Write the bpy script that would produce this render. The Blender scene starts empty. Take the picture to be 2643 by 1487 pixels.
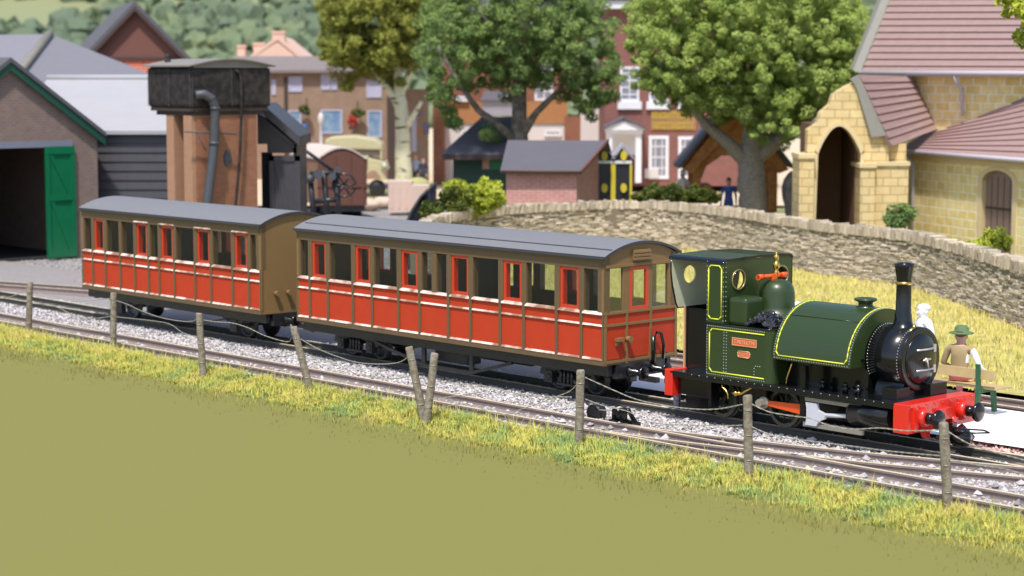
import bpy, bmesh, math, random
import numpy as np
from mathutils import Vector, Matrix
random.seed(7); rng = np.random.default_rng(7)
SC = bpy.context.scene; COL = SC.collection
R_ = math.radians
# ---------------------------------------------------------------- camera geometry
W, H, FPX, HOR, CH = 2643, 1487, 5166.0, 190.0, 5.73
TH = math.atan((H/2-HOR)/FPX)
def ray(px, py):
    a = (px-W/2)/FPX; b = -(py-H/2)/FPX
    return Vector((a, math.cos(TH)+b*math.sin(TH), -math.sin(TH)+b*math.cos(TH)))
def G(px, py, z=0.0):
    r = ray(px, py); t = (z-CH)/r.z; return Vector((0,0,CH))+r*t
def at(px, py, Y):
    r = ray(px, py); return Vector((0,0,CH))+r*(Y/r.y)
def onp(px, py, P0, d):          # hit the vertical plane through P0 running along d
    r = ray(px, py); n = Vector((-d[1], d[0], 0)); P0 = Vector((P0[0], P0[1], 0))
    t = n.dot(P0)/n.dot(r); return Vector((0,0,CH))+r*t
A = -0.824
TC = Vector((2.277, 35.077, 0)); F = Vector((math.cos(A), math.sin(A), 0)); N = Vector((-F.y, F.x, 0))
def PW(s, n, z=0.0): return TC+F*s+N*n+Vector((0,0,z))
# ---------------------------------------------------------------- materials
def mat(name, col, rough=.6, var=.15, scale=6., bump=0., bscale=None, metal=0., coat=0., col2=None, spec=.5, island=0.):
    m = bpy.data.materials.new(name); m.use_nodes = True
    nt = m.node_tree; nd = nt.nodes; lk = nt.links; b = nd['Principled BSDF']
    b.inputs['Roughness'].default_value = rough; b.inputs['Metallic'].default_value = metal
    b.inputs['Coat Weight'].default_value = coat; b.inputs['Coat Roughness'].default_value = .12
    b.inputs['Specular IOR Level'].default_value = spec
    tc = nd.new('ShaderNodeTexCoord')
    nz = nd.new('ShaderNodeTexNoise'); nz.inputs['Scale'].default_value = scale; nz.inputs['Detail'].default_value = 6
    lk.new(tc.outputs['Object'], nz.inputs['Vector'])
    mx = nd.new('ShaderNodeMix'); mx.data_type = 'RGBA'
    c1 = Vector(col); c2 = Vector(col2) if col2 else c1*(1+var); c1 = c1 if col2 else c1*(1-var)
    mx.inputs[6].default_value = (*c1, 1); mx.inputs[7].default_value = (*c2, 1)
    fac = nz.outputs['Fac']
    if col2:
        mr = nd.new('ShaderNodeMapRange'); mr.inputs[1].default_value = .4; mr.inputs[2].default_value = .6
        lk.new(fac, mr.inputs[0]); fac = mr.outputs[0]
    lk.new(fac, mx.inputs[0]); out = mx.outputs[2]
    if island:
        gi = nd.new('ShaderNodeNewGeometry'); m2 = nd.new('ShaderNodeMapRange')
        m2.inputs[3].default_value = 1-island; m2.inputs[4].default_value = 1+island
        lk.new(gi.outputs['Random Per Island'], m2.inputs[0])
        vm = nd.new('ShaderNodeVectorMath'); vm.operation = 'SCALE'
        lk.new(out, vm.inputs[0]); lk.new(m2.outputs[0], vm.inputs['Scale']); out = vm.outputs[0]
    lk.new(out, b.inputs['Base Color'])
    if bump:
        n2 = nd.new('ShaderNodeTexNoise'); n2.inputs['Scale'].default_value = bscale or scale*4; n2.inputs['Detail'].default_value = 5
        lk.new(tc.outputs['Object'], n2.inputs['Vector'])
        bp = nd.new('ShaderNodeBump'); bp.inputs['Strength'].default_value = bump; bp.inputs['Distance'].default_value = .03
        lk.new(n2.outputs['Fac'], bp.inputs['Height']); lk.new(bp.outputs[0], b.inputs['Normal'])
    return m
def brickmat(name, c1, c2, mortar, bw=.25, bh=.08, rough=.85, msize=.012, bump=.4, axis='xz', squash=1.):
    m = mat(name, c1, rough, .12, 3.); nt = m.node_tree; nd = nt.nodes; lk = nt.links; b = nd['Principled BSDF']
    tc = nd['Texture Coordinate']; sp = nd.new('ShaderNodeSeparateXYZ'); lk.new(tc.outputs['Object'], sp.inputs[0])
    ad = nd.new('ShaderNodeMath'); ad.operation = 'ADD'; lk.new(sp.outputs[0], ad.inputs[0]); lk.new(sp.outputs[1], ad.inputs[1])
    cb = nd.new('ShaderNodeCombineXYZ')
    lk.new(ad.outputs[0], cb.inputs[0]); lk.new(sp.outputs[2], cb.inputs[1])
    br = nd.new('ShaderNodeTexBrick'); lk.new(cb.outputs[0], br.inputs['Vector'])
    br.inputs['Color1'].default_value = (*c1,1); br.inputs['Color2'].default_value = (*c2,1); br.inputs['Mortar'].default_value = (*mortar,1)
    br.inputs['Scale'].default_value = 1; br.inputs['Mortar Size'].default_value = msize
    br.inputs['Brick Width'].default_value = bw; br.inputs['Row Height'].default_value = bh; br.inputs['Mortar Smooth'].default_value = .3
    mx = nd['Mix']; m2 = nd.new('ShaderNodeMix'); m2.data_type = 'RGBA'; m2.blend_type = 'MULTIPLY'; m2.inputs[0].default_value = 1
    mx.inputs[6].default_value = (.75,.75,.75,1); mx.inputs[7].default_value = (1.2,1.18,1.15,1)
    lk.new(br.outputs['Color'], m2.inputs[6]); lk.new(mx.outputs[2], m2.inputs[7]); lk.new(m2.outputs[2], b.inputs['Base Color'])
    bp = nd.new('ShaderNodeBump'); bp.inputs['Strength'].default_value = bump; bp.inputs['Distance'].default_value = .03; bp.invert = True
    lk.new(br.outputs['Fac'], bp.inputs['Height']); lk.new(bp.outputs[0], b.inputs['Normal'])
    return m
def rampmat(name, stops, rough=.8, scale=1.2, mixisland=.55, trans=0., spec=.3, olive=None, up=0.):
    """colour from a ramp driven by clump noise and by leaf"""
    m = bpy.data.materials.new(name); m.use_nodes = True
    nt = m.node_tree; nd = nt.nodes; lk = nt.links; b = nd['Principled BSDF']; b.inputs['Roughness'].default_value = rough
    b.inputs['Specular IOR Level'].default_value = spec
    tc = nd.new('ShaderNodeTexCoord'); nz = nd.new('ShaderNodeTexNoise'); nz.inputs['Scale'].default_value = scale; nz.inputs['Detail'].default_value = 3
    lk.new(tc.outputs['Object'], nz.inputs['Vector'])
    mr = nd.new('ShaderNodeMapRange'); mr.inputs[1].default_value = .32; mr.inputs[2].default_value = .68; lk.new(nz.outputs['Fac'], mr.inputs[0])
    g = nd.new('ShaderNodeNewGeometry'); mx = nd.new('ShaderNodeMix'); mx.inputs[0].default_value = mixisland
    lk.new(mr.outputs[0], mx.inputs[2]); lk.new(g.outputs['Random Per Island'], mx.inputs[3])
    cr = nd.new('ShaderNodeValToRGB'); e = cr.color_ramp.elements
    while len(e) < len(stops): e.new(.5)
    for i, (p, c) in enumerate(stops): e[i].position = p; e[i].color = (*c, 1)
    lk.new(mx.outputs[0], cr.inputs[0]); out = cr.outputs[0]
    if olive:                      # bank turf grades into the painted slope below it
        sp = nd.new('ShaderNodeSeparateXYZ'); lk.new(tc.outputs['Object'], sp.inputs[0])
        m3 = nd.new('ShaderNodeMapRange'); m3.interpolation_type='SMOOTHSTEP'; m3.inputs[1].default_value = olive[0]; m3.inputs[2].default_value = olive[1]
        lk.new(sp.outputs[1], m3.inputs[0]); m4 = nd.new('ShaderNodeMix'); m4.data_type = 'RGBA'
        lk.new(m3.outputs[0], m4.inputs[0]); lk.new(out, m4.inputs[6]); m4.inputs[7].default_value = (*olive[2],1); out = m4.outputs[2]
    lk.new(out, b.inputs['Base Color'])
    nrm = None
    if up:                          # soft foliage shading: leaf normals leaned towards the sky
        v1 = nd.new('ShaderNodeVectorMath'); v1.operation = 'SCALE'; v1.inputs['Scale'].default_value = 1-up; lk.new(g.outputs['Normal'], v1.inputs[0])
        v2 = nd.new('ShaderNodeVectorMath'); v2.operation = 'ADD'; lk.new(v1.outputs[0], v2.inputs[0]); v2.inputs[1].default_value = (0, -.25*up, up)
        v3 = nd.new('ShaderNodeVectorMath'); v3.operation = 'NORMALIZE'; lk.new(v2.outputs[0], v3.inputs[0]); nrm = v3.outputs[0]; lk.new(nrm, b.inputs['Normal'])
    if trans:
        b.inputs['Transmission Weight'].default_value = 0
        t = nd.new('ShaderNodeBsdfTranslucent'); lk.new(out, t.inputs[0]); ms = nd.new('ShaderNodeMixShader'); ms.inputs[0].default_value = trans
        lk.new(b.outputs[0], ms.inputs[1]); lk.new(t.outputs[0], ms.inputs[2]); lk.new(ms.outputs[0], nd['Material Output'].inputs[0])
    return m
def glassmat(name, tint=(.9,.95,.95), gl=.08, rough=.03):
    m = bpy.data.materials.new(name); m.use_nodes = True; nt = m.node_tree; nd = nt.nodes; lk = nt.links
    nd.remove(nd['Principled BSDF']); t = nd.new('ShaderNodeBsdfTransparent'); t.inputs[0].default_value = (*tint,1)
    g = nd.new('ShaderNodeBsdfGlossy'); g.inputs['Roughness'].default_value = rough
    x = nd.new('ShaderNodeMixShader'); x.inputs[0].default_value = gl
    lk.new(t.outputs[0], x.inputs[1]); lk.new(g.outputs[0], x.inputs[2]); lk.new(x.outputs[0], nd['Material Output'].inputs[0]); return m
M = {}
M['brown'] = mat('coach_brown', (.145,.092,.042), .5, .1, 9, .06, 60, coat=.05)
M['endbrown'] = mat('coach_end_brown', (.235,.140,.052), .55, .07, 9, .05, 60)  # lighter than the side brown: light on the ends painted in
M['red'] = mat('coach_red', (.51,.046,.012), .6, .10, 5, .05, 50, spec=.3)
M['ledge'] = mat('bead_painted_glint', (.30,.16,.09), .4, .18, 2.6, .5, 30, coat=.5, col2=(.86,.72,.62))  # cream patches are glints painted onto the brown ledges
M['redframe'] = mat('window_red', (.62,.05,.018), .35, .08, 9, coat=.3)
M['croof'] = mat('coach_roof_grey', (.178,.178,.185), .65, .06, 5, .05, 40)
M['roofedge'] = mat('roof_edge_dark', (.05,.05,.06), .5, .1, 5)
M['inner'] = mat('coach_interior', (.14,.11,.09), .8, .12, 5)
M['seatred'] = mat('seat_maroon', (.07,.028,.022), .8, .12, 5)
M['under'] = mat('underframe_black', (.018,.018,.021), .38, .3, 12, .2, 30, coat=.2)
M['black'] = mat('gloss_black', (.006,.006,.007), .22, .1, 8, coat=.38, spec=.35)
M['green'] = mat('loco_green', (.026,.048,.011), .38, .06, 8, .02, 60, coat=.2)
M['cream'] = mat('cab_cream', (.58,.60,.42), .6, .05, 5)
M['lining'] = mat('lining_yellow', (.72,.76,.05), .5, .03, 5)
M['brass'] = mat('brass', (.75,.48,.12), .25, .1, 20, metal=1.)
M['beamred'] = mat('beam_red', (.72,.026,.012), .3, .05, 8, .04, 40, coat=.5)
M['orange'] = mat('rod_orange', (.80,.10,.012), .35, .05, 8, coat=.3)
M['steel'] = mat('bright_steel', (.62,.60,.58), .35, .08, 20, metal=.6)
M['palesteel'] = mat('pale_crosshead', (.68,.68,.74), .4, .05, 20, metal=.2)
M['bar'] = mat('slide_bar', (.36,.33,.27), .4, .1, 20, metal=.4)
M['rivet'] = mat('rivet_heads', (.42,.43,.42), .2, .1, 20, coat=1.)  # grey heads: glints painted into the rivet colour
M['coal'] = mat('coal', (.022,.022,.028), .18, .3, 20, coat=.8, island=.5)
M['plate'] = mat('nameplate_red', (.70,.13,.03), .45, .1, 20)
M['platebord'] = mat('nameplate_border', (.78,.45,.26), .35, .1, 20, metal=.3)
M['wheel'] = mat('wheel_green', (.03,.045,.022), .4, .2, 10)
M['tyre'] = mat('wheel_tyre', (.12,.11,.09), .35, .2, 10, metal=.5)
M['glass'] = glassmat('window_glass', (.90,.93,.93), .09, .06)
M['railhead'] = mat('rail_head', (.74,.62,.42), .45, .12, 8, metal=.1)
M['railweb'] = mat('rail_web', (.26,.20,.18), .8, .2, 8, .2, 60)
M['railwebd'] = mat('rail_web_shaded', (.075,.072,.062), .8, .2, 8, .2, 60)  # darker copy of the web: shade under the train painted in
M['sleeper'] = mat('sleeper_wood', (.21,.17,.15), .9, .2, 6, .3, 40)
M['ballast'] = mat('ballast_base', (.28,.255,.25), .95, .25, 9, 1.0, 22)
M['clay'] = mat('packed_ash', (.26,.22,.20), .95, .15, 3, .5, 30)
M['gravel'] = mat('fine_gravel', (.22,.205,.20), .95, .12, 7, .8, 30, col2=(.36,.34,.335))
M['stone'] = mat('ballast_stone', (.46,.43,.425), .85, .2, 20, .2, 60, island=.5)
M['olive'] = mat('olive_slope', (.182,.174,.039), .95, .006, 3)
M['post'] = mat('weathered_post', (.29,.26,.20), .85, .25, 14, .5, 40, col2=(.20,.155,.105))
M['wire'] = mat('fence_wire', (.55,.50,.40), .4, .25, 60, metal=.5)
M['street'] = mat('street_cream', (.62,.50,.34), .95, .08, .8)
M['white'] = mat('white_path', (.93,.91,.90), .8, .03, 3, .1, 40)
M['pinkbal'] = mat('pink_ballast', (.50,.30,.25), .9, .25, 12, .6, 30)
M['drystone'] = mat('dry_stone', (.56,.475,.36), .95, .2, 8, .6, 30, island=.28)
M['coping'] = mat('coping_stone', (.50,.42,.32), .95, .2, 7, .6, 30, island=.25)
M['wallcore'] = mat('wall_core', (.20,.165,.12), .95, .2, 4)
M['earthgrass'] = mat('bank_soil', (.36,.33,.10), .95, .3, 2.5, .8, 15, col2=(.50,.42,.12))
# ---------------------------------------------------------------- mesh builder
class MB:
    def __init__(s): s.v=[]; s.f=[]; s.m=[]; s.sm=[]
    def add(s, vs, fs, m=0, sm=False):
        o=len(s.v); s.v += [tuple(v) for v in vs]; s.f += [tuple(o+i for i in f) for f in fs]; s.m += [m]*len(fs); s.sm += [sm]*len(fs); return s
    def box(s,x0,x1,y0,y1,z0,z1,m=0):
        return s.add([(x0,y0,z0),(x1,y0,z0),(x1,y1,z0),(x0,y1,z0),(x0,y0,z1),(x1,y0,z1),(x1,y1,z1),(x0,y1,z1)],
            [(0,3,2,1),(4,5,6,7),(0,1,5,4),(1,2,6,5),(2,3,7,6),(3,0,4,7)],m)
    def slab(s,pts,vec,m=0,sm=False):
        n=len(pts); vec=Vector(vec); P=[Vector(p) for p in pts]
        vs=P+[p+vec for p in P]
        s.add(vs,[tuple(range(n)),tuple(range(2*n-1,n-1,-1))],m)
        o=len(s.v)-2*n; fs=[(o+i,o+(i+1)%n,o+n+(i+1)%n,o+n+i) for i in range(n)]
        s.f+=fs; s.m+=[m]*n; s.sm+=[sm]*n; return s
    def prism(s,poly,ax,a,b,m=0,sm=False):
        if ax=='x': P=[(a,p,q) for p,q in poly]; v=(b-a,0,0)
        elif ax=='y': P=[(p,a,q) for p,q in poly]; v=(0,b-a,0)
        else: P=[(p,q,a) for p,q in poly]; v=(0,0,b-a)
        return s.slab(P,v,m,sm)
    def rect(s,px0,py0,px1,py1,Y,t=.3,m=0,out=0.):
        a=at(px0,py1,Y); b=at(px1,py0,Y)
        return s.box(a.x,b.x,Y-out,Y+t,a.z,b.z,m)
    def cyl(s,p0,p1,r0,r1=None,n=14,m=0,sm=True,caps=True):
        p0=Vector(p0);p1=Vector(p1); r1=r0 if r1 is None else r1
        d=(p1-p0).normalized(); u=d.orthogonal().normalized(); w=d.cross(u); vs=[]
        for p,r in((p0,r0),(p1,r1)):
            for i in range(n):
                a=2*math.pi*i/n; vs.append(p+u*(math.cos(a)*r)+w*(math.sin(a)*r))
        s.add(vs,[(i,(i+1)%n,n+(i+1)%n,n+i) for i in range(n)],m,sm)
        if caps:
            o=len(s.v)-2*n; s.f+=[tuple(o+i for i in range(n))[::-1],tuple(o+n+i for i in range(n))]; s.m+=[m,m]; s.sm+=[False,False]
        return s
    def tube(s,pts,r,n=6,m=0):
        P=[Vector(p) for p in pts]; vs=[]; L=len(P)
        for k,p in enumerate(P):
            d=(P[min(k+1,L-1)]-P[max(k-1,0)]).normalized(); ref=Vector((0,0,1)) if abs(d.z)<.9 else Vector((1,0,0))
            u=d.cross(ref).normalized(); w=d.cross(u); rr=r[k] if isinstance(r,(list,tuple)) else r
            for i in range(n):
                a=2*math.pi*i/n; vs.append(p+u*(math.cos(a)*rr)+w*(math.sin(a)*rr))
        fs=[(k*n+i,k*n+(i+1)%n,(k+1)*n+(i+1)%n,(k+1)*n+i) for k in range(L-1) for i in range(n)]
        fs+=[tuple(range(n))[::-1],tuple((L-1)*n+i for i in range(n))]
        return s.add(vs,fs,m,True)
    def lathe(s,c,prof,n=24,m=0,ax='z'):
        c=Vector(c); vs=[]
        for r,z in prof:
            for i in range(n):
                a=2*math.pi*i/n; x,y=math.cos(a)*max(r,1e-4),math.sin(a)*max(r,1e-4)
                vs.append(c+(Vector((x,y,z)) if ax=='z' else Vector((z,x,y)) if ax=='x' else Vector((x,z,y))))
        L=len(prof); fs=[(k*n+i,k*n+(i+1)%n,(k+1)*n+(i+1)%n,(k+1)*n+i) for k in range(L-1) for i in range(n)]
        fs+=[tuple(range(n))[::-1],tuple((L-1)*n+i for i in range(n))]
        return s.add(vs,fs,m,True)
    def ball(s,c,r,n=10,m=0,j=0.):
        if not isinstance(r,(tuple,list)): r=(r,r,r)
        k=max(4,n//2+1); vs=[];
        for a in range(1,k):
            t=math.pi*a/k
            for i in range(n):
                p=2*math.pi*i/n; q=1+random.uniform(-j,j)
                vs.append((c[0]+r[0]*q*math.sin(t)*math.cos(p),c[1]+r[1]*q*math.sin(t)*math.sin(p),c[2]+r[2]*q*math.cos(t)))
        T=len(vs); vs+=[(c[0],c[1],c[2]+r[2]),(c[0],c[1],c[2]-r[2])]
        fs=[(a*n+i,a*n+(i+1)%n,(a+1)*n+(i+1)%n,(a+1)*n+i) for a in range(k-2) for i in range(n)]
        fs+=[(T,(i+1)%n,i) for i in range(n)]+[(T+1,(k-2)*n+i,(k-2)*n+(i+1)%n) for i in range(n)]
        return s.add(vs,fs,m,True)
def setp(o,label=None,cat=None,group=None,kind=None):
    if label: o['label']=label
    if cat: o['category']=cat
    if group: o['group']=group
    if kind: o['kind']=kind
    return o
def build(name,mb,mats,T=None,parent=None,label=None,bevel=0.):
    """parts are written in absolute frame coordinates; T.org is taken off"""
    mats=mats if isinstance(mats,(list,tuple)) else [mats]
    me=bpy.data.meshes.new(name); org=T['_org'] if T else (0,0,0)
    me.from_pydata([(v[0]-org[0],v[1]-org[1],v[2]-org[2]) for v in mb.v],[],mb.f)
    me.polygons.foreach_set('material_index',mb.m); me.polygons.foreach_set('use_smooth',mb.sm)
    for k in mats: me.materials.append(M[k] if isinstance(k,str) else k)
    b=bmesh.new(); b.from_mesh(me); bmesh.ops.recalc_face_normals(b,faces=b.faces); b.to_mesh(me); b.free(); me.update()
    o=bpy.data.objects.new(name,me); COL.objects.link(o)
    if bevel:
        md=o.modifiers.new('bevel','BEVEL'); md.width=bevel; md.segments=3; md.limit_method='ANGLE'; md.harden_normals=False
    if T is not None: o.parent=parent or T['e']
    if label: o['label']=label
    return o
def thing(name,label,cat,org,frame='w',group=None):
    e=bpy.data.objects.new(name,None); COL.objects.link(e); e.empty_display_size=.2
    if frame=='t': e.location=PW(*org); e.rotation_euler=(0,0,A)
    else: e.location=org
    setp(e,label,cat,group); return {'e':e,'_org':tuple(org)}
def solo(name,mb,mats,label,cat,org,frame='w',group=None,kind=None):
    T={'e':None,'_org':tuple(org)}; o=build(name,mb,mats,None)
    me=o.data
    for v in me.vertices: v.co=(v.co[0]-org[0],v.co[1]-org[1],v.co[2]-org[2])
    if frame=='t': o.location=PW(*org); o.rotation_euler=(0,0,A)
    else: o.location=org
    return setp(o,label,cat,group,kind)
def npmesh(name,verts,faces,mats,smooth=False):
    """verts (n,3) and faces (m,k) arrays"""
    me=bpy.data.meshes.new(name); k=faces.shape[1]
    me.vertices.add(len(verts)); me.vertices.foreach_set('co',verts.astype('f4').ravel())
    me.loops.add(faces.size); me.loops.foreach_set('vertex_index',faces.astype('i4').ravel())
    me.polygons.add(len(faces)); me.polygons.foreach_set('loop_start',np.arange(0,faces.size,k,dtype='i4'))
    me.polygons.foreach_set('use_smooth',np.full(len(faces),smooth)); me.update(calc_edges=True)
    for x in mats: me.materials.append(x)
    o=bpy.data.objects.new(name,me); COL.objects.link(o); return o
# ================================================================ SETTING
def sheet(name,pts,m,kind='structure',z=None):
    mb=MB(); mb.add([Vector(p) if z is None else (p[0],p[1],z) for p in pts],[tuple(range(len(pts)))])
    o=build(name,mb,m); o['kind']=kind; return o
def tsheet(name,pts,m,z): return sheet(name,[PW(s,n,z) for s,n in pts],m)
_a=PW(-300,-3.42); _b=PW(120,-3.42)
sheet('ground',[(_a.x,_a.y,0),(_b.x,_b.y,0),(400,_b.y,0),(400,620,0),(_a.x,620,0)],'gravel',z=-.21)
tsheet('ballast_bed',[(-70,-3.6),(16,-3.6),(16,.75),(-70,.75)],'ballast',-.150)
tsheet('ballast_bed_far',[(-70,.754),(16,.754),(16,5.5),(-70,5.5)],'ballast',-.155)
tsheet('siding_ash',[(-70,-2.78),(16,-2.78),(16,-2.11),(-70,-2.11)],'clay',-.118)
tsheet('turnout_ash',[(3.5,-2.1),(16,-2.1),(16,-.42),(7.6,-.42)],'clay',-.119)
tsheet('white_path',[(-2,.98),(6.6,.98),(8.5,1.05),(16,1.05),(16,3.85),(-2,3.85)],'white',-.02)
tsheet('pink_ballast',[(5.5,.55),(16,.55),(16,1.3),(5.5,1.3)],'pinkbal',-.10)
# embankment: turf shoulder and painted slope
def bankz(n): return -.10 if n>-3.5 else -.10-(-3.5-n)*.16
emb=MB()
nn=[-3.02,-3.44,-4.0,-5.0,-7,-12,-60]
for a,b in zip(nn[:-1],nn[1:]):
    emb.add([PW(-90,a,bankz(a)),PW(60,a,bankz(a)),PW(60,b,bankz(b)),PW(-90,b,bankz(b))],[(0,1,2,3)])
o=build('embankment',emb,'olive'); o['kind']='structure'
# street and green beyond the wall
sheet('street',[(-60,88,0),(60,88,0),(90,240,0),(-90,240,0)],'street',z=-.05)
wallpts=[G(x,y,1.5) for x,y in [(1095,585),(1112,566),(1145,553),(1221,539),(1314,531),(1400,526),(1485,522),(1580,518),(1674,518),(1785,526),(1894,538),(1980,552),(2068,565),(2150,576),(2266,587),(2366,600),(2459,622),(2550,648),(2643,676),(2780,718)]]
wp=[Vector((p.x,p.y,0)) for p in wallpts]
bk=MB(); bk.add([tuple(PW(s,n,-.012)) for s,n in [(-24,5.3),(30,5.3)]]+[(40,40,-.012)]+[(p.x,p.y,-.012) for p in wp[::-1]],[tuple(range(3+len(wp)))])
o=build('grass_bank_ground',bk,'earthgrass'); o['kind']='structure'
M['lawn']=mat('churchyard_turf',(.16,.19,.06),.95,.25,1.2,.5,20,col2=(.34,.30,.14))
lawn=MB(); lawn.add([(p.x,p.y+.2,-.03) for p in wp]+[(60,40,-.03),(60,86,-.03),(-2.2,86,-.03)],[tuple(range(len(wp)+3))])
o=build('churchyard',lawn,'lawn'); o['kind']='structure'
# ---- hills: a far slope with fields and woodland
M['hillfield']=rampmat('hill_field',[(0,(.17,.20,.10)),(.5,(.26,.26,.12)),(1,(.22,.25,.14))],.95,.02,0.)
M['woods']=rampmat('hill_woods',[(0,(.10,.135,.10)),(.35,(.125,.165,.10)),(.6,(.155,.195,.105)),(.8,(.20,.22,.11)),(1,(.17,.205,.15))],.95,.03,.35)  # muted greens: distance haze painted into the woods
def hillz(x,y):
    t=max(0,(y-215)/260); return -.3+60*t**1.25+3*math.sin(x*.03+1)*min(1,t*3)+2*math.sin(x*.011+y*.02)*min(1,t*3)
hv=[];nx,ny=80,30
for j in range(ny):
    for i in range(nx):
        x=-260+520*i/(nx-1); y=205+300*j/(ny-1); hv.append((x,y,hillz(x,y)))
hf=np.array([(j*nx+i,j*nx+i+1,(j+1)*nx+i+1,(j+1)*nx+i) for j in range(ny-1) for i in range(nx-1)])
o=npmesh('hills',np.array(hv),hf,[M['hillfield']],True); o['kind']='structure'
def icoverts(sub):
    b=bmesh.new(); bmesh.ops.create_icosphere(b,subdivisions=sub,radius=1); v=np.array([x.co[:] for x in b.verts]); f=np.array([[q.index for q in p.verts] for p in b.faces]); b.free(); return v,f
iv,ifc=icoverts(2)
V=[];Fc=[];k=0
for _ in range(5200):
    y=random.uniform(212,430); x=random.uniform(-.36,.36)*y; z=hillz(x,y)
    px=W/2+FPX*x/y; py=HOR+(CH-z)*FPX/y
    if px<210+60*math.sin(py*.05) and 8<py<92+15*math.sin(px*.03): continue
    if 380<px<480 and 0<py<60 and random.random()<.8: continue
    r=random.uniform(.8,2.6)*(y/300); d=1+.75*(rng.random(len(iv))-.5)
    V.append(iv*d[:,None]*np.array([r,r,r*random.uniform(.8,1.2)])+np.array([x,y,z+r*.5])); Fc.append(ifc+k); k+=len(iv)
o=npmesh('woodland',np.concatenate(V),np.concatenate(Fc),[M['woods']],False)
setp(o,'pale green far-off woods covering the hillside behind the village','woodland',kind='stuff')
# ---- ballast stones
def scatter_stones(name,pts,smin,smax,m,label,flat=.7):
    base=np.array([(1,0,0),(-1,0,0),(0,1,0),(0,-1,0),(0,0,1),(0,0,-1)],float); bf=np.array([(0,2,4),(2,1,4),(1,3,4),(3,0,4),(2,0,5),(1,2,5),(3,1,5),(0,3,5)])
    n=len(pts); sz=rng.uniform(smin,smax,n)**1.0
    v=base[None]*(1+.7*(rng.random((n,6,3))-.5)+0)+.35*(rng.random((n,6,3))-.5)
    ang=rng.uniform(0,6.28,n); c,s_=np.cos(ang),np.sin(ang)
    x=v[:,:,0]*c[:,None]-v[:,:,1]*s_[:,None]; y=v[:,:,0]*s_[:,None]+v[:,:,1]*c[:,None]
    v=np.stack([x,y,v[:,:,2]*flat],-1)*sz[:,None,None]+pts[:,None,:]
    f=(bf[None]+(np.arange(n)*6)[:,None,None]).reshape(-1,3)
    o=npmesh(name,v.reshape(-1,3),f,[m]); setp(o,label,'ballast',kind='stuff'); return o
def tw(s,n,z): # arrays train->world
    return np.stack([TC.x+F.x*s+N.x*n,TC.y+F.y*s+N.y*n,z],-1)
def zone(cnt,s0,s1,n0,n1,z,dz=.015):
    u=rng.random(cnt)**.75 if s0<-15 else rng.random(cnt)
    s=s0+(s1-s0)*u; n=rng.uniform(n0,n1,cnt); return tw(s,n,z+rng.uniform(-dz,dz,cnt))
P=[zone(26000,-24,10.5,-2.02,-.42,-.128,.022),zone(3200,-24,10.5,-.30,.30,-.14),zone(4500,-24,11,-3.3,-2.86,-.13,.02),
   zone(1500,-20,11,-2.75,-2.13,-.112,.006),zone(4000,-26,9,.42,.98,-.135,.02),zone(3500,-26,11,3.9,5.4,-.14,.02)]
P=np.concatenate(P)
# keep rails of the turnout clear
scatter_stones('ballast_stones',P,.016,.044,M['stone'],'loose pale grey ballast chippings between and beside the rails')
M['gravelstone']=mat('yard_gravel_stone',(.33,.31,.305),.9,.2,20,island=.45)
scatter_stones('yard_gravel',zone(30000,-42,-12,1.6,20,-.20,.012),.015,.045,M['gravelstone'],'loose grey gravel on the yard in front of the engine shed')
pk=zone(1400,5.5,12,.6,1.35,-.09,.015); M['pinkstone']=mat('pink_stone',(.62,.42,.36),.85,.2,20,island=.4)
o=scatter_stones('pink_stones',pk,.02,.045,M['pinkstone'],'pinkish chippings along the edge of the white path')
big=zone(150,-1.5,11,-2.7,-.5,-.09,.01)
scatter_stones('large_stones',big,.05,.085,M['stone'],'larger pale stones lying between the near rails')
# ---- tracks
def rail_part(T,path,web='railweb'):
    prof=[(-.033,0,1),(.033,0,1),(.033,-.030,0),(.011,-.042,0),(.011,-.115,0),(.05,-.135,0),(.05,-.15,0),(-.05,-.15,0),(-.05,-.135,0),(-.011,-.115,0),(-.011,-.042,0),(-.033,-.030,0)]
    mb=MB(); k=len(prof); vs=[]
    for i,(s,n) in enumerate(path):
        a=path[max(i-1,0)]; b=path[min(i+1,len(path)-1)]; d=Vector((b[0]-a[0],b[1]-a[1],0)).normalized(); q=Vector((-d.y,d.x,0))
        for (u,z,_) in prof: vs.append(Vector((s,n,z))+q*u)
    fs=[];ms=[]
    for i in range(len(path)-1):
        for j in range(k):
            fs.append((i*k+j,i*k+(j+1)%k,(i+1)*k+(j+1)%k,(i+1)*k+j)); ms.append(1 if j in(0,) else 0)
    mb.add(vs,fs); mb.m=ms
    mb.f+=[tuple(range(k)),tuple((len(path)-1)*k+j for j in range(k))]; mb.m+=[0,0]; mb.sm+=[False,False]
    return build('rail',mb,[web,'railhead'],T)
def off(path,d):
    out=[]
    for i,(s,n) in enumerate(path):
        a=path[max(i-1,0)]; b=path[min(i+1,len(path)-1)]; t=Vector((b[0]-a[0],b[1]-a[1],0)).normalized(); out.append((s-t.y*d,n+t.x*d))
    return out
def track(label,path,org,gauge=.72,web='railweb',sl=None,rails=(1,1)):
    T=thing('railway_track',label,'track',org,'t','railway tracks')
    if rails[0]: rail_part(T,off(path,gauge/2),web)
    if rails[1]: rail_part(T,off(path,-gauge/2),web)
    if sl:
        proto=MB(); proto.box(-.09,.09,-.68,.68,-.165,-.112); 
        s=sl[0]; first=None
        while s<sl[1]:
            n=np.interp(s,[p[0] for p in path],[p[1] for p in path])
            if first is None:
                first=build('sleeper',proto,'sleeper'); first.parent=T['e']; c=first
            else: c=first.copy(); COL.objects.link(c); c.parent=T['e']
            c.location=(s-org[0],n-org[1],0); c.rotation_euler=(0,0,random.uniform(-.03,.03)); s+=sl[2]
    return T
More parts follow.
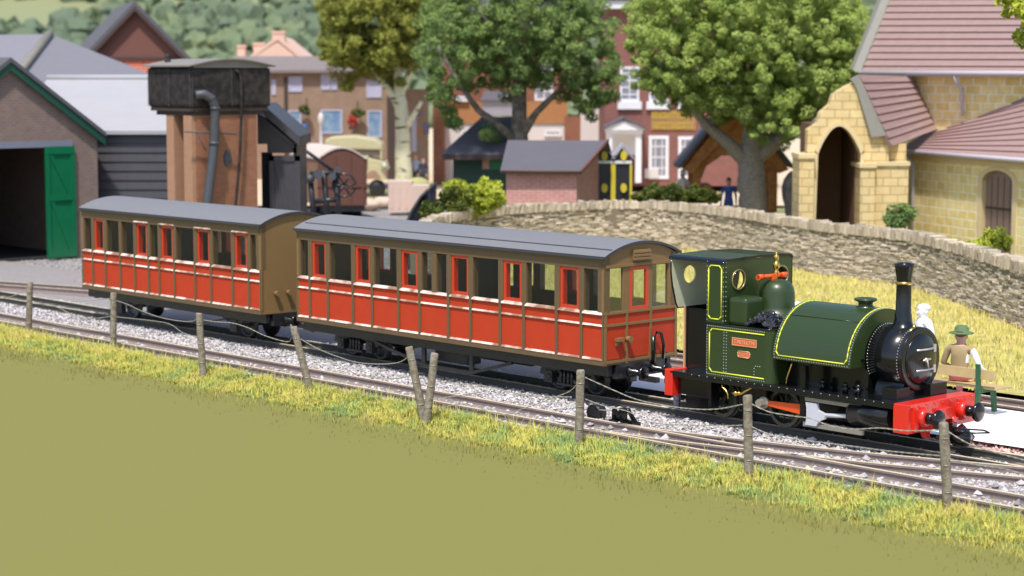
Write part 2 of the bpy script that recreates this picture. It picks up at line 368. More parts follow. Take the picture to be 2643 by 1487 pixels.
track('track carrying the train, its rails running straight under both coaches and the engine',[(-62,0),(-30,0),(0,0),(16,.02)],(-8,0,0),.70,'railwebd',(-24,8.5,.62))
track('nearest siding track running just behind the wire fence',[(-62,-2.42),(-20,-2.40),(-8,-2.43),(0,-2.46),(16,-2.46)],(-6,-2.45,0),.73,'railweb')
track('turnout track curving off the siding towards the train track at right',[(1.5,-2.45),(2.6,-2.33),(3.8,-2.06),(5,-1.78),(6.2,-1.43),(7.4,-1.0),(8.5,-.63),(9.8,-.25),(11.2,-.03),(16,.03)],(5,-1.8,0),.72,'railweb')
track('back track that swings away behind the coaches and passes the bench',[(-34,-.9),(-30,.0),(-26,1.3),(-23.2,2.2),(-20,3.1),(-17,3.8),(-14,4.2),(-10,4.42),(0,4.45),(20,4.45)],(-10,4.4,0),.68,'railweb')
tsheet('far_track_gravel',[(-2,3.9),(16,3.9),(16,5.4),(-2,5.4)],'ballast',-.148)
# ================================================================ COACHES  (x along train, y across, near side y<0)
def archz(y,hw=.93,ze=2.57,za=2.80):
    R=((hw*hw)+(za-ze)**2)/(2*(za-ze)); return za-R+math.sqrt(max(R*R-y*y,0))
def coach(name,label,L,bays,doors,double,loc,ang,front_open,strips,seam,bogie):
    e=bpy.data.objects.new(name,None); COL.objects.link(e); e.location=loc; e.rotation_euler=(0,0,ang)
    setp(e,label,'railway coach'); T={'e':e,'_org':(0,0,0)}
    HW=.93; ZF,ZS,ZT,ZE=.67,1.61,2.35,2.57
    body=MB(); beads=MB()
    for sg in(-1,1):
        yo=sg*HW; 
        def yb(a,b): return (min(sg*a,sg*b),max(sg*a,sg*b))
        a,b=yb(HW-.07,HW-.02)
        body.box(-L,0,a,b,ZF+.02,ZS,0)
        body.box(-L,0,*yb(HW-.14,HW),ZT,ZE,0)
        body.box(-L-.01,.01,*yb(HW-.02,HW+.02),ZE-.075,ZE-.02,0)           # cornice
        body.box(-L-.01,.01,*yb(HW-.03,HW+.012),ZF,ZF+.095,0)            # bottom rail
        for i,(x0,x1) in enumerate(zip(bays[:-1],bays[1:])):
            # pillars: bodywork either side of each opening
            mg=.075 if i in doors else .06
            lo=-L if i==0 else x0; hi=0 if i==len(bays)-2 else x1
            ol,oh=x0+mg,x1-mg
            if i==0: ol=x0+.12
            if i==len(bays)-2: oh=x1-.16
            body.box(lo,ol,*yb(HW-.14,HW-.004),ZS,ZT,0); body.box(oh,hi,*yb(HW-.14,HW-.004),ZS,ZT,0)
            spans=[(ol,oh)]
            if i in double:
                mid=(ol+oh)/2; body.box(mid-.07,mid+.07,*yb(HW-.14,HW-.004),ZS,ZT,0); spans=[(ol,mid-.07),(mid+.07,oh)]
            for (p,q) in spans:
                if i in doors:
                    fr=MB(); w=.055; y0,y1=yb(HW-.135,HW-.02)
                    fr.box(p,q,y0,y1,ZS,ZS+w); fr.box(p,q,y0,y1,ZT-w,ZT); fr.box(p,p+w,y0,y1,ZS+w,ZT-w); fr.box(q-w,q,y0,y1,ZS+w,ZT-w)
                    fo=build('window_frame',fr,'redframe',T); g=MB(); g.box(p+w,q-w,sg*(HW-.05)-.002,sg*(HW-.05)+.002,ZS+w,ZT-w); build('window_pane',g,'glass',T,fo)
                else:
                    g=MB(); g.box(p,q,sg*(HW-.05)-.002,sg*(HW-.05)+.002,ZS,ZT); build('window_pane',g,'glass',T)
            # red panel
            pn=MB(); pn.box(x0+.035,x1-.035,*yb(HW-.022,HW-.012),ZF+.1,ZS-.005)
            # beading
            for xx in (x0,x1):
                u=xx+.018 if xx==x0 else xx-.018
                body.box(u-.017,u+.017,*yb(HW-.02,HW+.012),ZF+.095,ZS-.0,0)
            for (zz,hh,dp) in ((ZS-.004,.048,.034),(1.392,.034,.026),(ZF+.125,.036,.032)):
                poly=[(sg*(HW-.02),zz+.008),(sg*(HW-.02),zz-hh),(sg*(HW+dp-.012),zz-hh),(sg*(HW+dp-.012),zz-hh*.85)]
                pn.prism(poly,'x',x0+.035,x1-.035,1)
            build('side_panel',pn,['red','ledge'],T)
    # floor
    body.box(-L+.02,-.02,-.86,.86,ZF,ZF+.06,0)
    # ends
    N_=20; arc=[(-HW+2*HW*i/N_) for i in range(N_+1)]
    top=lambda z0:[(-HW,z0)]+[(y,archz(y)-.03) for y in arc]+[(HW,z0)]
    em=1
    if front_open:
        body.prism([(-HW,2.36),(HW,2.36)]+[(y,archz(y)-.03) for y in arc[::-1]],'x',-.06,-.012,em)
        body.box(-.06,.0,-HW,HW,ZF,ZF+.06,em)
        for (a,b) in ((-HW,-.872),(-.454,-.286),(.191,.287),(.70,HW)): body.box(-.06,-.008,a,b,ZF+.06,2.36,em)
        body.box(-.062,-.02,-HW,HW,ZF+.06,ZS,em)
        for (a,b) in ((-.87,-.40),(-.33,.21),(.27,.87)):
            pn=MB(); pn.box(-.021,-.006,a,b,ZF+.1,ZS-.05); build('end_panel',pn,'red',T)
        for y in(-.895,-.365,.24,.895): body.box(-.02,.014,y-.024,y+.024,ZF,ZS+.01,em)
        for z in(ZF+.055,1.37,ZS-.03): body.box(-.02,.016,-HW,HW,z-.022,z+.022,em)
        body.box(-.02,.02,-HW+.03,HW-.03,2.375,2.425,em)
        fr=MB()
        for q in((-.286,.191,ZS-.02,ZS+.05),(-.286,.191,2.30,2.36),(-.286,-.225,ZS+.05,2.30),(.13,.191,ZS+.05,2.30)): fr.box(-.05,-.004,*q)
        fo=build('window_frame',fr,'redframe',T); g=MB(); g.box(-.032,-.028,-.225,.13,ZS+.05,2.30); build('window_pane',g,'glass',T,fo)
        for q in((-.872,-.454),(.287,.70)): g=MB(); g.box(-.035,-.031,*q,ZS,2.36); build('window_pane',g,'glass',T)
        v=MB(); v.box(-.012,.03,-.22,.2,2.47,2.66); 
        for z in(2.475,2.535,2.595): v.box(.03,.055,-.225,.205,z,z+.045)
        build('vent',v,'endbrown',T,bevel=.008)
    else:
        body.prism([(-HW,ZF),(HW,ZF)]+[(y,archz(y)-.03) for y in arc[::-1]],'x',-.06,-.002,em)
        body.box(-.01,.006,-HW,HW,ZF,ZF+.05,em); body.box(-.01,.004,-.012,.012,ZF+.05,2.72,em)
        for y in(-.915,.915): body.box(-.01,.006,y-.014,y+.014,ZF+.05,2.56,em)
    body.prism([(-HW,ZF),(HW,ZF)]+[(y,archz(y)-.03) for y in arc[::-1]],'x',-L+.002,-L+.06,em)
    build('body',body,['brown','endbrown'],T)
    if strips:
        for i in strips:
            x0,x1=bays[i]+.0,bays[i+1]-.0
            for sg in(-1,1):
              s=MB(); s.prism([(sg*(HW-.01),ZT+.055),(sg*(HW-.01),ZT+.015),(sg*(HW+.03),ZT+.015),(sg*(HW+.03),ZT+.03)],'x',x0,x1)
              build('glint_strip',s,'ledge',T)  # pale strip above a door: a glint painted in
    # roof
    rf=MB(); HR=.98
    az=lambda y:archz(y,.98,2.56,2.80); K=28; ys=[-HR+2*HR*i/K for i in range(K+1)]
    poly=[(y,az(y)+.015) for y in ys]+[(y,az(y)-.03) for y in ys[::-1]]
    x0,x1=-L-.05,.05; n=len(poly); vs=[(x0,p,q) for p,q in poly]+[(x1,p,q) for p,q in poly]
    for i in range(n):
        j=(i+1)%n; ms=0 if i<K else 1
        rf.add([vs[i],vs[j],vs[n+j],vs[n+i]],[(0,1,2,3)],ms,i<K)
    rf.add(vs[:n],[tuple(range(n))],1); rf.add(vs[n:],[tuple(range(n))],1)
    for sg in(-1,1): rf.box(x0,x1,sg*.985-.012,sg*.985+.012,2.535,2.585,1)
    if seam:
        for y in(-.74,.74):
            rf.prism([(y-.014,az(y)+.01),(y+.014,az(y)+.012),(y+.014,az(y)+.028),(y-.014,az(y)+.020)],'x',x0+.1,x1-.05,1)
    build('roof',rf,['croof','roofedge'],T)
    # compartments
    it=MB()
    cuts=[-4.62] if front_open else [-4.55]
    for c in cuts: it.box(c-.02,c+.02,-.85,.85,ZF+.06,2.36)
    build('partitions',it,'inner',T)
    st=MB()
    for c in [-L*.11,-L*.24,-L*.39,-L*.6,-L*.74,-L*.87]: st.box(c-.42,c+.42,-.84,.84,ZF+.06,1.12); st.box(c-.04,c+.04,-.84,.84,1.12,1.36)
    pass
    build('seats',st,'seatred',T)
    # underframe
    u=MB(); u.box(-L+.02,-.02,-.80,-.70,ZF-.20,ZF-.002); u.box(-L+.02,-.02,.70,.80,ZF-.20,ZF-.002)
    for k in range(6):
        x=-L+.1+(L-.3)*k/5; u.box(x,x+.1,-.7,.7,ZF-.18,ZF-.003)
    u.box(-.10,.012,-.62,.62,ZF-.26,ZF-.003); u.box(-L-.012,-L+.10,-.62,.62,ZF-.26,ZF-.003)
    build('underframe',u,'under',T,bevel=.006)
    def wheelset(P,x,r=.27):
        w=MB()
        for y in(-.30,.30):
            sg=1 if y>0 else -1
            w.lathe((x,y,r),[(.02,sg*.035),(r*.78,sg*.03),(r*.8,sg*.045),(r,sg*.045),(r,-sg*.02),(r+.025,-sg*.022),(r+.025,-sg*.04),(.02,-sg*.03)],20,0,'y')
        w.cyl((x,-.5,r),(x,.5,r),.035,n=8)
        return build('wheelset',w,'under',T,P)
    if bogie:
        for bx in bogie:
            b=MB()
            for y in(-.56,.56):
                b.prism([(bx-.72,.30),(bx-.66,.47),(bx-.2,.50),(bx+.2,.50),(bx+.66,.47),(bx+.72,.30),(bx+.4,.28),(bx+.3,.40),(bx-.3,.40),(bx-.4,.28)],'y',y-.03,y+.03)
                for ax in(-.46,.46):
                    b.box(bx+ax-.10,bx+ax+.10,y-.07,y+.07,.17,.38); b.cyl((bx+ax,y-.09,.27),(bx+ax,y+.09,.27),.06,n=10)
                for q in(-.14,-.05,.05,.14): b.cyl((bx+q,y-.05,.20),(bx+q,y-.05,.45),.03,n=8)
                b.box(bx-.24,bx+.24,y-.07,y+.06,.15,.19)
            b.box(bx-.1,bx+.1,-.56,.56,.30,.46)
            bo=build('bogie',b,'under',T)
            for ax in(-.46,.46): wheelset(bo,bx+ax)
        tr=MB()
        for y in(-.78,.78):
            for a,b2 in (((-6.50,.45),(-5.0,.14)),((-5.0,.14),(-3.62,.14)),((-3.62,.14),(-2.50,.45))):
                tr.slab([(a[0],y-.03,a[1]-.03),(b2[0],y-.03,b2[1]-.03),(b2[0],y-.03,b2[1]+.03),(a[0],y-.03,a[1]+.03)],(0,.06,0))
            for x in(-5.0,-3.62): tr.box(x-.05,x+.05,y-.025,y+.025,.12,.48)
        build('truss',tr,'under',T)
        bx=MB(); bx.box(-4.95,-4.0,-.55,-.2,.22,.48); build('battery_box',bx,'under',T,bevel=.01)
    else:
        for x in(-L+1.25,-1.35):
            wheelset(e,x,.28)
            for y in(-.66,.66):
                b=MB(); b.box(x-.12,x+.12,y-.06,y+.06,.17,.44); b.prism([(x-.5,.46),(x+.5,.46),(x+.25,.37),(x-.25,.37)],'y',y-.04,y+.04); build('axlebox',b,'under',T)
        tr=MB()
        for y in(-.78,.78):
            tr.tube([(-L+1.5,y,.44),(-L+2.6,y,.24),(-2.6,y,.24),(-1.5,y,.44)],.018)
            for x in(-L+2.6,-2.6): tr.box(x-.03,x+.03,y-.02,y+.02,.24,.48)
        build('truss',tr,'under',T)
    # buffers, coupling
    for xx,sg in((0,1),(-L,-1)):
        for y in(-.30,.30):
            b=MB(); b.lathe((xx,y,.52),[(.085,0),(.085,sg*.06),(.055,sg*.08),(.055,sg*.24),(.03,sg*.25),(.03,sg*.33),(.125,sg*.34),(.13,sg*.365),(.10,sg*.39),(.01,sg*.40)],20,0,'x')
            build('buffer',b,'black',T)
        c=MB(); c.box(min(xx,xx+sg*.42),max(xx,xx+sg*.42),-.05,.05,.33,.42); build('coupling',c,'under',T)
    for y in((-.60,-.36) if front_open else (-.56,-.24)):
        l=MB()
        if front_open and y<-.5: l.box(0,.09,y-.06,y+.10,1.08,1.14); l.box(0,.03,y-.05,y+.03,1.0,1.08)
        else: l.cyl((0,y,1.10),(.08,y,1.10),.05); l.cyl((.08,y,1.10),(.11,y,1.10),.06)
        build('lamp_bracket',l,'endbrown',T)
    if front_open:
        h=MB(); h.tube([(.03,.30,.70),(.04,.30,1.05),(.07,.33,1.17),(.14,.37,1.15),(.18,.40,.95),(.17,.40,.70)],.03,8); build('brake_hose',h,'black',T)
        h=MB(); h.cyl((.02,.30,.56),(.02,.30,1.10),.045,n=8); build('standpipe',h,'black',T)
    return T
b1=[-8.855,-8.419,-7.818,-7.005,-6.396,-5.583,-4.949,-4.111,-3.48,-2.666,-2.032,-1.181,-.559,0]
fc=PW(0,0,0)
coach('railway_coach','brown and red bogie coach with windows in its end, coupled next to the engine',8.855,b1,{1,3,5,7,9,11},{6},fc,A,True,[],True,(-7.35,-1.25))
sb=10.146; b2=[-17.394,-16.909,-16.343,-15.696,-15.071,-14.495,-14.05,-13.435,-12.615,-11.994,-11.179,-10.579,-10.146]
b2=[x+10.146 for x in b2]
coach('railway_coach','shorter brown and red coach with a plain brown end, last in the train at left',7.248,b2,{1,4,6,8,10},set(),PW(-10.146,0.02,0),A-.004,False,[4,6,8,10],False,None)
# ================================================================ LOCOMOTIVE
LT=thing('steam_locomotive','green and black saddle tank engine with red buffer beams and tall chimney','steam locomotive',(3.9,0,0),'t')
def LP(name,mb,mats,parent=None,**k): return build(name,mb,mats,LT,parent,**k)
hw=.87
fpl=MB(); fpl.box(1.50,6.12,-hw,hw,.715,.76); fpl.box(1.56,6.1,-hw,-hw+.04,.66,.715); fpl.box(1.56,6.1,hw-.04,hw,.66,.715); LP('footplate',fpl,'black',bevel=.006)
fr=MB()
for y in(-.24,.24): fr.box(1.56,6.1,y-.02,y+.02,.22,.715)
fr.box(1.6,2.35,-.75,-.68,.36,.70); fr.box(1.6,2.35,.68,.75,.36,.70); fr.box(4.6,5.2,-.24,.24,.3,.9)
fr.box(2.31,2.37,-.80,-.60,.18,.70)
LP('frame',fr,'black',bevel=.006)
ash=MB(); ash.box(2.75,3.3,-.5,.5,.32,.7); ash.box(1.65,2.2,-.62,-.5,.10,.34); LP('ashpan',ash,'black')
bm=MB(); bm.box(6.10,6.38,-hw,hw,.305,.757); LP('front_buffer_beam',bm,'beamred',bevel=.014)
bm=MB(); bm.box(1.38,1.56,-hw,hw,.33,.775); LP('rear_buffer_beam',bm,'beamred',bevel=.012)
# beam details: bosses and bolts
bd=MB()
for y in(-.52,.52):
    bd.cyl((6.38,y,.53),(6.50,y,.53),.165,.13,18)
    for a in range(4): bd.ball((6.39,y+.16*math.cos(a*1.57+.78),.53+.16*math.sin(a*1.57+.78)),.022,6)
bd.box(6.38,6.45,-.17,.17,.45,.62); bd.box(6.38,6.42,-.75,-.66,.36,.70)
for k in range(9): bd.ball((6.385,-.8+.2*k,.715),.016,6)
bd.cyl((6.38,-.24,.48),(6.46,-.24,.48),.055,n=10); bd.cyl((6.38,.24,.42),(6.46,.24,.42),.05,n=10)
bd.prism([(6.25,.30),(6.38,.30),(6.38,.20),(6.31,.20)],'y',-.40,-.30)
LP('beam_fittings',bd,'beamred')
for x0,sg in((6.50,1),(1.38,-1)):
    for y in(-.52,.52):
        b=MB(); b.lathe((x0,y,.53),[(.085,-sg*.02),(.085,sg*.09),(.05,sg*.095),(.05,sg*.15),(.145,sg*.16),(.155,sg*.18),(.15,sg*.205),(.11,sg*.228),(.01,sg*.235)] if sg>0 else [(.11,0),(.10,-.06),(.06,-.07),(.06,-.15),(.15,-.16),(.155,-.19),(.12,-.22),(.01,-.23)],24,0,'x')
        LP('buffer',b,'black')
cp=MB(); cp.box(6.45,6.62,-.06,.06,.26,.42); cp.lathe((6.74,0,.20),[(.01,-.11),(.14,-.10),(.17,0),(.14,.10),(.01,.11)],18,0,'y'); cp.cyl((6.55,.22,.30),(6.78,.22,.16),.09,.07,12)
cp.tube([(6.62,-.13,.30),(7.05,-.12,.33),(7.22,.03,.34),(7.05,.15,.34),(6.62,.14,.31)],.014,6); cp.cyl((6.44,.02,.42),(6.44,.02,.2),.07); LP('coupling',cp,'black')
cp=MB(); cp.box(.95,1.38,-.05,.05,.34,.44); LP('coupling',cp,'black')
hn=MB(); hn.prism([(1.08,.60),(1.22,.66),(1.22,.02),(1.17,-.06),(1.10,-.02),(1.10,.42),(.93,.44),(.93,.56),(1.06,.58)],'y',-.34,-.28); M['zinc']=mat('zinc_plate',(.30,.31,.37),.4,.4,14,.5,25,metal=.5,col2=(.08,.08,.1)); LP('coupling_plate',hn,'zinc')
# cab
G2=M['green']
cb=MB()
def roundrect(y0,y1,z0,z1,r,k=5):
    o=[]
    for (cy,cz,a0) in ((y1-r,z1-r,0),(y0+r,z1-r,90)):
        for i in range(k+1): a=R_(a0+90*i/k); o.append((cy+r*math.cos(a),cz+r*math.sin(a)))
    return [(y1,z0)]+o+[(y0,z0)]
# front sheet with two round holes: ring quads
def holed(mb,x0,x1,y0,y1,z0,z1,cy,cz,r,m=0,K=24,rc=None):
    """rectangular plate with one round hole"""
    inn=[(cy+r*math.cos(2*math.pi*i/K),cz+r*math.sin(2*math.pi*i/K)) for i in range(K)]
    outp=[]
    for i in range(K):
        a=2*math.pi*i/K; dx,dz=math.cos(a),math.sin(a); t=1e9
        if dx>1e-6:t=min(t,(y1-cy)/dx)
        if dx<-1e-6:t=min(t,(y0-cy)/dx)
        if dz>1e-6:t=min(t,(z1-cz)/dz)
        if dz<-1e-6:t=min(t,(z0-cz)/dz)
        outp.append((cy+dx*t,cz+dz*t))
    # corners
    for i in range(K):
        j=(i+1)%K; a,b=outp[i],outp[j]
        for c in((y0,z0),(y1,z0),(y0,z1),(y1,z1)):
            if (abs(a[0]-c[0])<1e-6 and abs(b[1]-c[1])<1e-6 and abs(a[1]-c[1])>1e-6) or (abs(a[1]-c[1])<1e-6 and abs(b[0]-c[0])<1e-6 and abs(a[0]-c[0])>1e-6):
                mb.slab([(x0,*a),(x0,*c),(x0,*b)],(x1-x0,0,0),m)
        mb.slab([(x0,*inn[i]),(x0,*a),(x0,*b),(x0,*inn[j])],(x1-x0,0,0),m)
zt=2.66; PZ=2.36
# front sheet
holed(cb,2.655,2.69,-.86,0,2.10,2.60,-.52,PZ,.155); holed(cb,2.655,2.69,0,.86,2.10,2.60,.58,PZ,.155)
cb.box(2.655,2.69,-.86,.86,.76,2.10)
cb.prism([(-.86,2.60),(.86,2.60),(.84,2.66),(.79,2.69),(-.79,2.69),(-.84,2.66)],'x',2.655,2.69)
LP('cab_front_sheet',cb,'green')
K=28
for y in(-.52,.58):
    ringo=MB()
    vs=[]
    for i in range(K):
        a=2*math.pi*i/K
        for (r,x) in((.152,2.685),(.172,2.685),(.172,2.71),(.152,2.71)): vs.append((x,y+r*math.cos(a),PZ+r*math.sin(a)))
    fs=[(i*4+j,i*4+(j+1)%4,((i+1)%K)*4+(j+1)%4,((i+1)%K)*4+j) for i in range(K) for j in range(4)]
    ringo.add(vs,fs,0,True); M['dullbrass']=M.get('dullbrass') or mat('dull_brass',(.40,.33,.16),.35,.1,20,metal=.7); LP('porthole_ring',ringo,'dullbrass')
for y0,y1 in((-.872,-.845),(.845,.872)):
    cs=MB(); cs.box(2.31,2.69,y0,y1,1.66,2.66); LP('cab_side_sheet',cs,'green')
cd=MB(); cd.box(2.30,2.70,-.876,-.874,1.66,2.68); 
bs=MB()
def backpoly(sg):
    return [(sg*.87,2.66),(sg*.87,2.45),(sg*.83,2.15),(sg*.74,1.86),(sg*.70,1.82),(sg*.50,1.82)]
for sg in(-1,1):
    y0,y1=(-.52-.30,-.52+.30) 
holed(bs,1.50,1.53,-.66,-.20,2.12,2.60,-.42,2.36,.15); bs.box(1.50,1.53,.20,.66,2.12,2.60,1)
bs.box(1.50,1.53,-.20,.20,1.82,2.66)
for sg in(-1,1):
    bs.slab([(1.50,sg*.66,2.60),(1.50,sg*.87,2.60),(1.50,sg*.87,2.42),(1.50,sg*.83,2.18),(1.50,sg*.80,2.12),(1.50,sg*.66,2.12)],(.03,0,0),int(sg>0))
    bs.slab([(1.50,sg*.80,2.12),(1.50,sg*.745,1.90),(1.50,sg*.70,1.82),(1.50,sg*.20,1.82),(1.50,sg*.20,2.12)],(.03,0,0),int(sg>0))
    bs.slab([(1.50,sg*.20,2.60),(1.50,sg*.87,2.60),(1.50,sg*.86,2.67),(1.50,sg*.20,2.67)],(.03,0,0),int(sg>0))
LP('cab_back_sheet',bs,['cream','black'])  # far half black: the shade inside the cab painted in
for sg in(-1,1): eg=MB(); eg.tube([(1.515,sg*.875,2.66),(1.515,sg*.875,2.42),(1.515,sg*.835,2.17),(1.515,sg*.75,1.89),(1.515,sg*.70,1.815),(1.515,sg*.52,1.81)],.016,6); LP('cab_edge_beading',eg,'black')
lb=MB(); lb.box(1.50,1.53,-.50,.50,.76,1.82); lb.box(1.53,2.31,-.50,-.47,.76,1.80); lb.box(1.53,2.31,.47,.50,.76,1.80); LP('cab_lower_sheet',lb,'black')
ed=MB(); ed.box(1.485,1.50,-.52,-.49,.76,1.82); ed.box(1.53,1.55,-.56,-.53,.76,1.82); LP('sheet_edge',ed,'platebord')
rfm=MB(); pr=[(-.88,2.64),(-.86,2.69),(-.80,2.715),(0,2.735),(.80,2.715),(.86,2.69),(.88,2.64),(.86,2.64),(.84,2.67),(0,2.70),(-.84,2.67),(-.86,2.64)]
rfm.prism(pr,'x',1.46,2.70); LP('cab_roof',rfm,'black')
# bunkers
for sg in(-1,1):
    bk=MB(); k=8; pts=[(2.31,sg*.87)]+[(3.52+.18*math.sin(R_(90*i/k)),sg*(.69+.18*math.cos(R_(90*i/k)))) for i in range(k+1)]+[(3.70,sg*.45),(2.31,sg*.45)]
    bk.prism(pts,'z',.76,1.63)
    o=LP('bunker' if sg<0 else 'bunker',bk,'green',bevel=.004)
    if sg<0: bunk=o
    rim=MB(); rim.tube([(p[0],p[1],1.64) for p in pts[:-2]],.016,6); LP('bunker_rim',rim,'black',o)
co=MB()
for i in range(420):
    a=random.random(); x=3.12+.52*a; y=-.82+.50*random.random(); hgt=.26*math.sin(math.pi*min(1,max(0,(x-3.06)/.62)))*(1-((y+.58)/.34)**2)
    co.ball((x,y,1.64+max(0,hgt)*random.uniform(.6,1)),random.uniform(.018,.038),6,0,.35)
co.sm=[False]*len(co.sm)
LP('coal_heap',co,'coal')
bxm=MB(); bxm.box(2.70,3.10,-.80,-.32,1.63,2.10); LP('tool_box',bxm,'green',bevel=.07)
# lining ribbons
def ribbon(mb,pts,w,t=.004,closed=False):
    P=[Vector(p) for p in pts]; n=len(P)
    Q=P+([P[0]] if closed else [])
    for i in range(len(Q)-1):
        d=(Q[i+1]-Q[i]).normalized()*w*.25; mb.cyl(Q[i]-d,Q[i+1]+d,w/2*1.05,n=8,caps=True)
ln=MB(); y=-.872
def chamf(x0,x1,z0,z1,c,y): return [(x0+c,y,z0),(x1-c,y,z0),(x1,y,z0+c),(x1,y,z1-c),(x1-c,y,z1),(x0+c,y,z1),(x0,y,z1-c),(x0,y,z0+c)]
ribbon(ln,chamf(2.355,2.635,1.72,2.60,.05,-.874),.02,closed=True)
ribbon(ln,[(3.55,y,.842),(2.44,y,.842),(2.385,y,.90),(2.385,y,1.49),(2.44,y,1.555),(3.55,y,1.555)],.02)
TR=.86; TZ=1.20
def tarc(s,a0,a1,r,k=24): return [(s,-r*math.cos(R_(a0+(a1-a0)*i/k)),TZ+r*math.sin(R_(a0+(a1-a0)*i/k))) for i in range(k+1)]
ax0=tarc(3.79,8,172,TR+.002); ax1=tarc(5.20,8,172,TR+.002)
lowz=1.255; q=math.degrees(math.asin((lowz-TZ)/TR))
ribbon(ln,ax0,.02); ribbon(ln,ax1,.02)
for sg in(-1,1):
    yy=sg*(TR+.001); ribbon(ln,[(3.79,yy,TZ+TR*math.sin(R_(8))),(3.84,yy,lowz),(5.15,yy,lowz),(5.20,yy,TZ+TR*math.sin(R_(8)))],.02)
LP('lining',ln,'lining')
# rivets
rv=MB()
def riv(p): rv.ball(p,.0095,5)
for i in range(13): riv((2.675,-.876,1.70+.08*i)); riv((2.695,-.83,1.70+.08*i)); riv((2.33,-.876,1.70+.08*i))
for i in range(14):
    for x in(2.70,2.755): riv((x,-.873,.87+.05*i))
for i in range(28): riv((2.34+.045*i,-.873,.80)); riv((2.34+.045*i,-.873,1.60))
for i in range(17): riv((2.33,-.873,.82+.046*i))
for i in range(3): riv((3.38+.045*i,-.873,1.03)); 
for i in range(4): riv((3.35,-.873,.99-.05*i))
for s in(3.75,5.245):
    for p in tarc(s,4,176,TR+.001,60): riv(p)
for i in range(30): riv((3.76+.05*i,-TR-.001,1.215))
SR=.50; SZ=1.33
def sarc(s,r,k=44,a0=-30,a1=210): return [(s,-r*math.cos(R_(a0+(a1-a0)*i/k)),SZ+r*math.sin(R_(a0+(a1-a0)*i/k))) for i in range(k+1)]
for s in(5.32,5.88): 
    for p in sarc(s,SR+.003): riv(p)
for p in sarc(5.962,SR-.035,48,0,354): riv(p)
for i in range(24): riv((2.0+.17*i,-hw-.002,.74))
rv.sm=[True]*len(rv.sm); LP('rivets',rv,'rivet')
# tank
tk=MB(); pr=[(-TR,1.19)]+[(-TR*math.cos(R_(180*i/36)),TZ+TR*math.sin(R_(180*i/36))) for i in range(37)]+[(TR,1.19)]
n=len(pr); v0=[(3.72,*p) for p in pr]; v1=[(5.27,*p) for p in pr]
for i in range(n): j=(i+1)%n; tk.add([v0[i],v0[j],v1[j],v1[i]],[(0,1,2,3)],0,i<n-1)
tk.add(v0,[tuple(range(n))]); tk.add(v1,[tuple(range(n))])
LP('saddle_tank',tk,'green',bevel=.012)
sm_=MB(); sm_.tube([(3.75,-TR*math.cos(R_(52))-.0,TZ+TR*math.sin(R_(52))+.001),(5.25,-TR*math.cos(R_(52)),TZ+TR*math.sin(R_(52))+.001)],.007,5); LP('tank_seam',sm_,'black')
fl=MB(); fl.lathe((4.89,0,2.03),[(.155,0),(.15,.03),(.115,.05),(.115,.10),(.18,.13),(.185,.15),(.17,.165),(.12,.17),(.11,.15),(.01,.15)],24); LP('tank_filler',fl,'green')
# boiler / firebox
bo=MB(); bo.cyl((2.69,0,1.30),(5.30,0,1.30),.47,n=36); bo.box(3.6,5.32,-.46,.46,.762,1.20); LP('boiler',bo,'black')
fbx=MB(); fbx.cyl((2.69,0,1.33),(3.72,0,1.33),.52,n=36); LP('firebox',fbx,'green')
dm=MB(); dm.lathe((3.08,0,1.72),[(.46,0),(.40,.06),(.33,.12),(.30,.20),(.295,.42),(.28,.50),(.235,.575),(.17,.62),(.09,.645),(.01,.65)],32); LP('dome',dm,'green')
lv=MB(); lv.cyl((3.06,-.46,2.42),(3.06,.22,2.42),.035,n=10); lv.cyl((3.06,-.46,2.42),(3.06,-.34,2.42),.05,n=10); lv.cyl((3.06,.12,2.42),(3.06,.26,2.42),.048,n=10); lv.box(3.02,3.10,-.14,-.02,2.35,2.45); lv.ball((3.06,.02,2.43),.06,10)
LP('safety_valve_lever',lv,'orange')
wh=MB(); wh.lathe((3.06,.0,2.44),[(.05,0),(.05,.05),(.03,.07),(.035,.10),(.06,.11),(.06,.18),(.035,.20),(.03,.24),(.045,.26),(.04,.31),(.015,.33),(.02,.36),(.005,.37)],16); LP('whistle',wh,'brass')
# smokebox
sk=MB(); sk.cyl((5.26,0,SZ),(5.95,0,SZ),SR,n=44); sk.lathe((5.95,0,SZ),[(SR,0),(SR,.012),(SR-.02,.02),(SR-.08,.02)],44,0,'x')
sk.prism([(-.42,.76),(.42,.76),(.34,1.0),(-.34,1.0)],'x',5.40,5.92); LP('smokebox',sk,'black')
dr=MB(); dr.lathe((5.965,0,SZ),[(.40,0),(.40,.015),(.37,.03),(.30,.055),(.2,.075),(.08,.085),(.01,.087)],40,0,'x'); do=LP('smokebox_door',dr,'black')
ds=MB()
for z in(-.16,.16): ds.tube([(6.035,-.20,SZ+z),(6.045,0,SZ+z),(6.035,.25,SZ+z)],.016,6)
ds.cyl((6.05,0,SZ),(6.09,0,SZ),.035,n=10); ds.tube([(6.085,-.10,SZ),(6.085,.09,SZ+.015)],.014,6); ds.tube([(6.09,0,SZ),(6.09,.03,SZ-.13)],.012,6); ds.box(6.0,6.04,.24,.30,SZ+.1,SZ+.22); ds.box(6.0,6.04,.24,.30,SZ-.22,SZ-.1)
LP('door_straps',ds,'steel',do)
ch=MB(); ch.lathe((5.62,0,1.76),[(.24,0),(.20,.04),(.15,.10),(.135,.17),(.13,.25),(.122,.27),(.117,.70),(.117,.78),(.118,.80),(.145,.96),(.155,1.0),(.155,1.035),(.135,1.045),(.10,1.03),(.09,.9),(.01,.9)],28); LP('chimney',ch,'black')
cr=MB(); cr.lathe((5.62,0,2.47),[(.118,0),(.135,.005),(.14,.025),(.135,.045),(.118,.05)],28); LP('chimney_ring',cr,'brass')
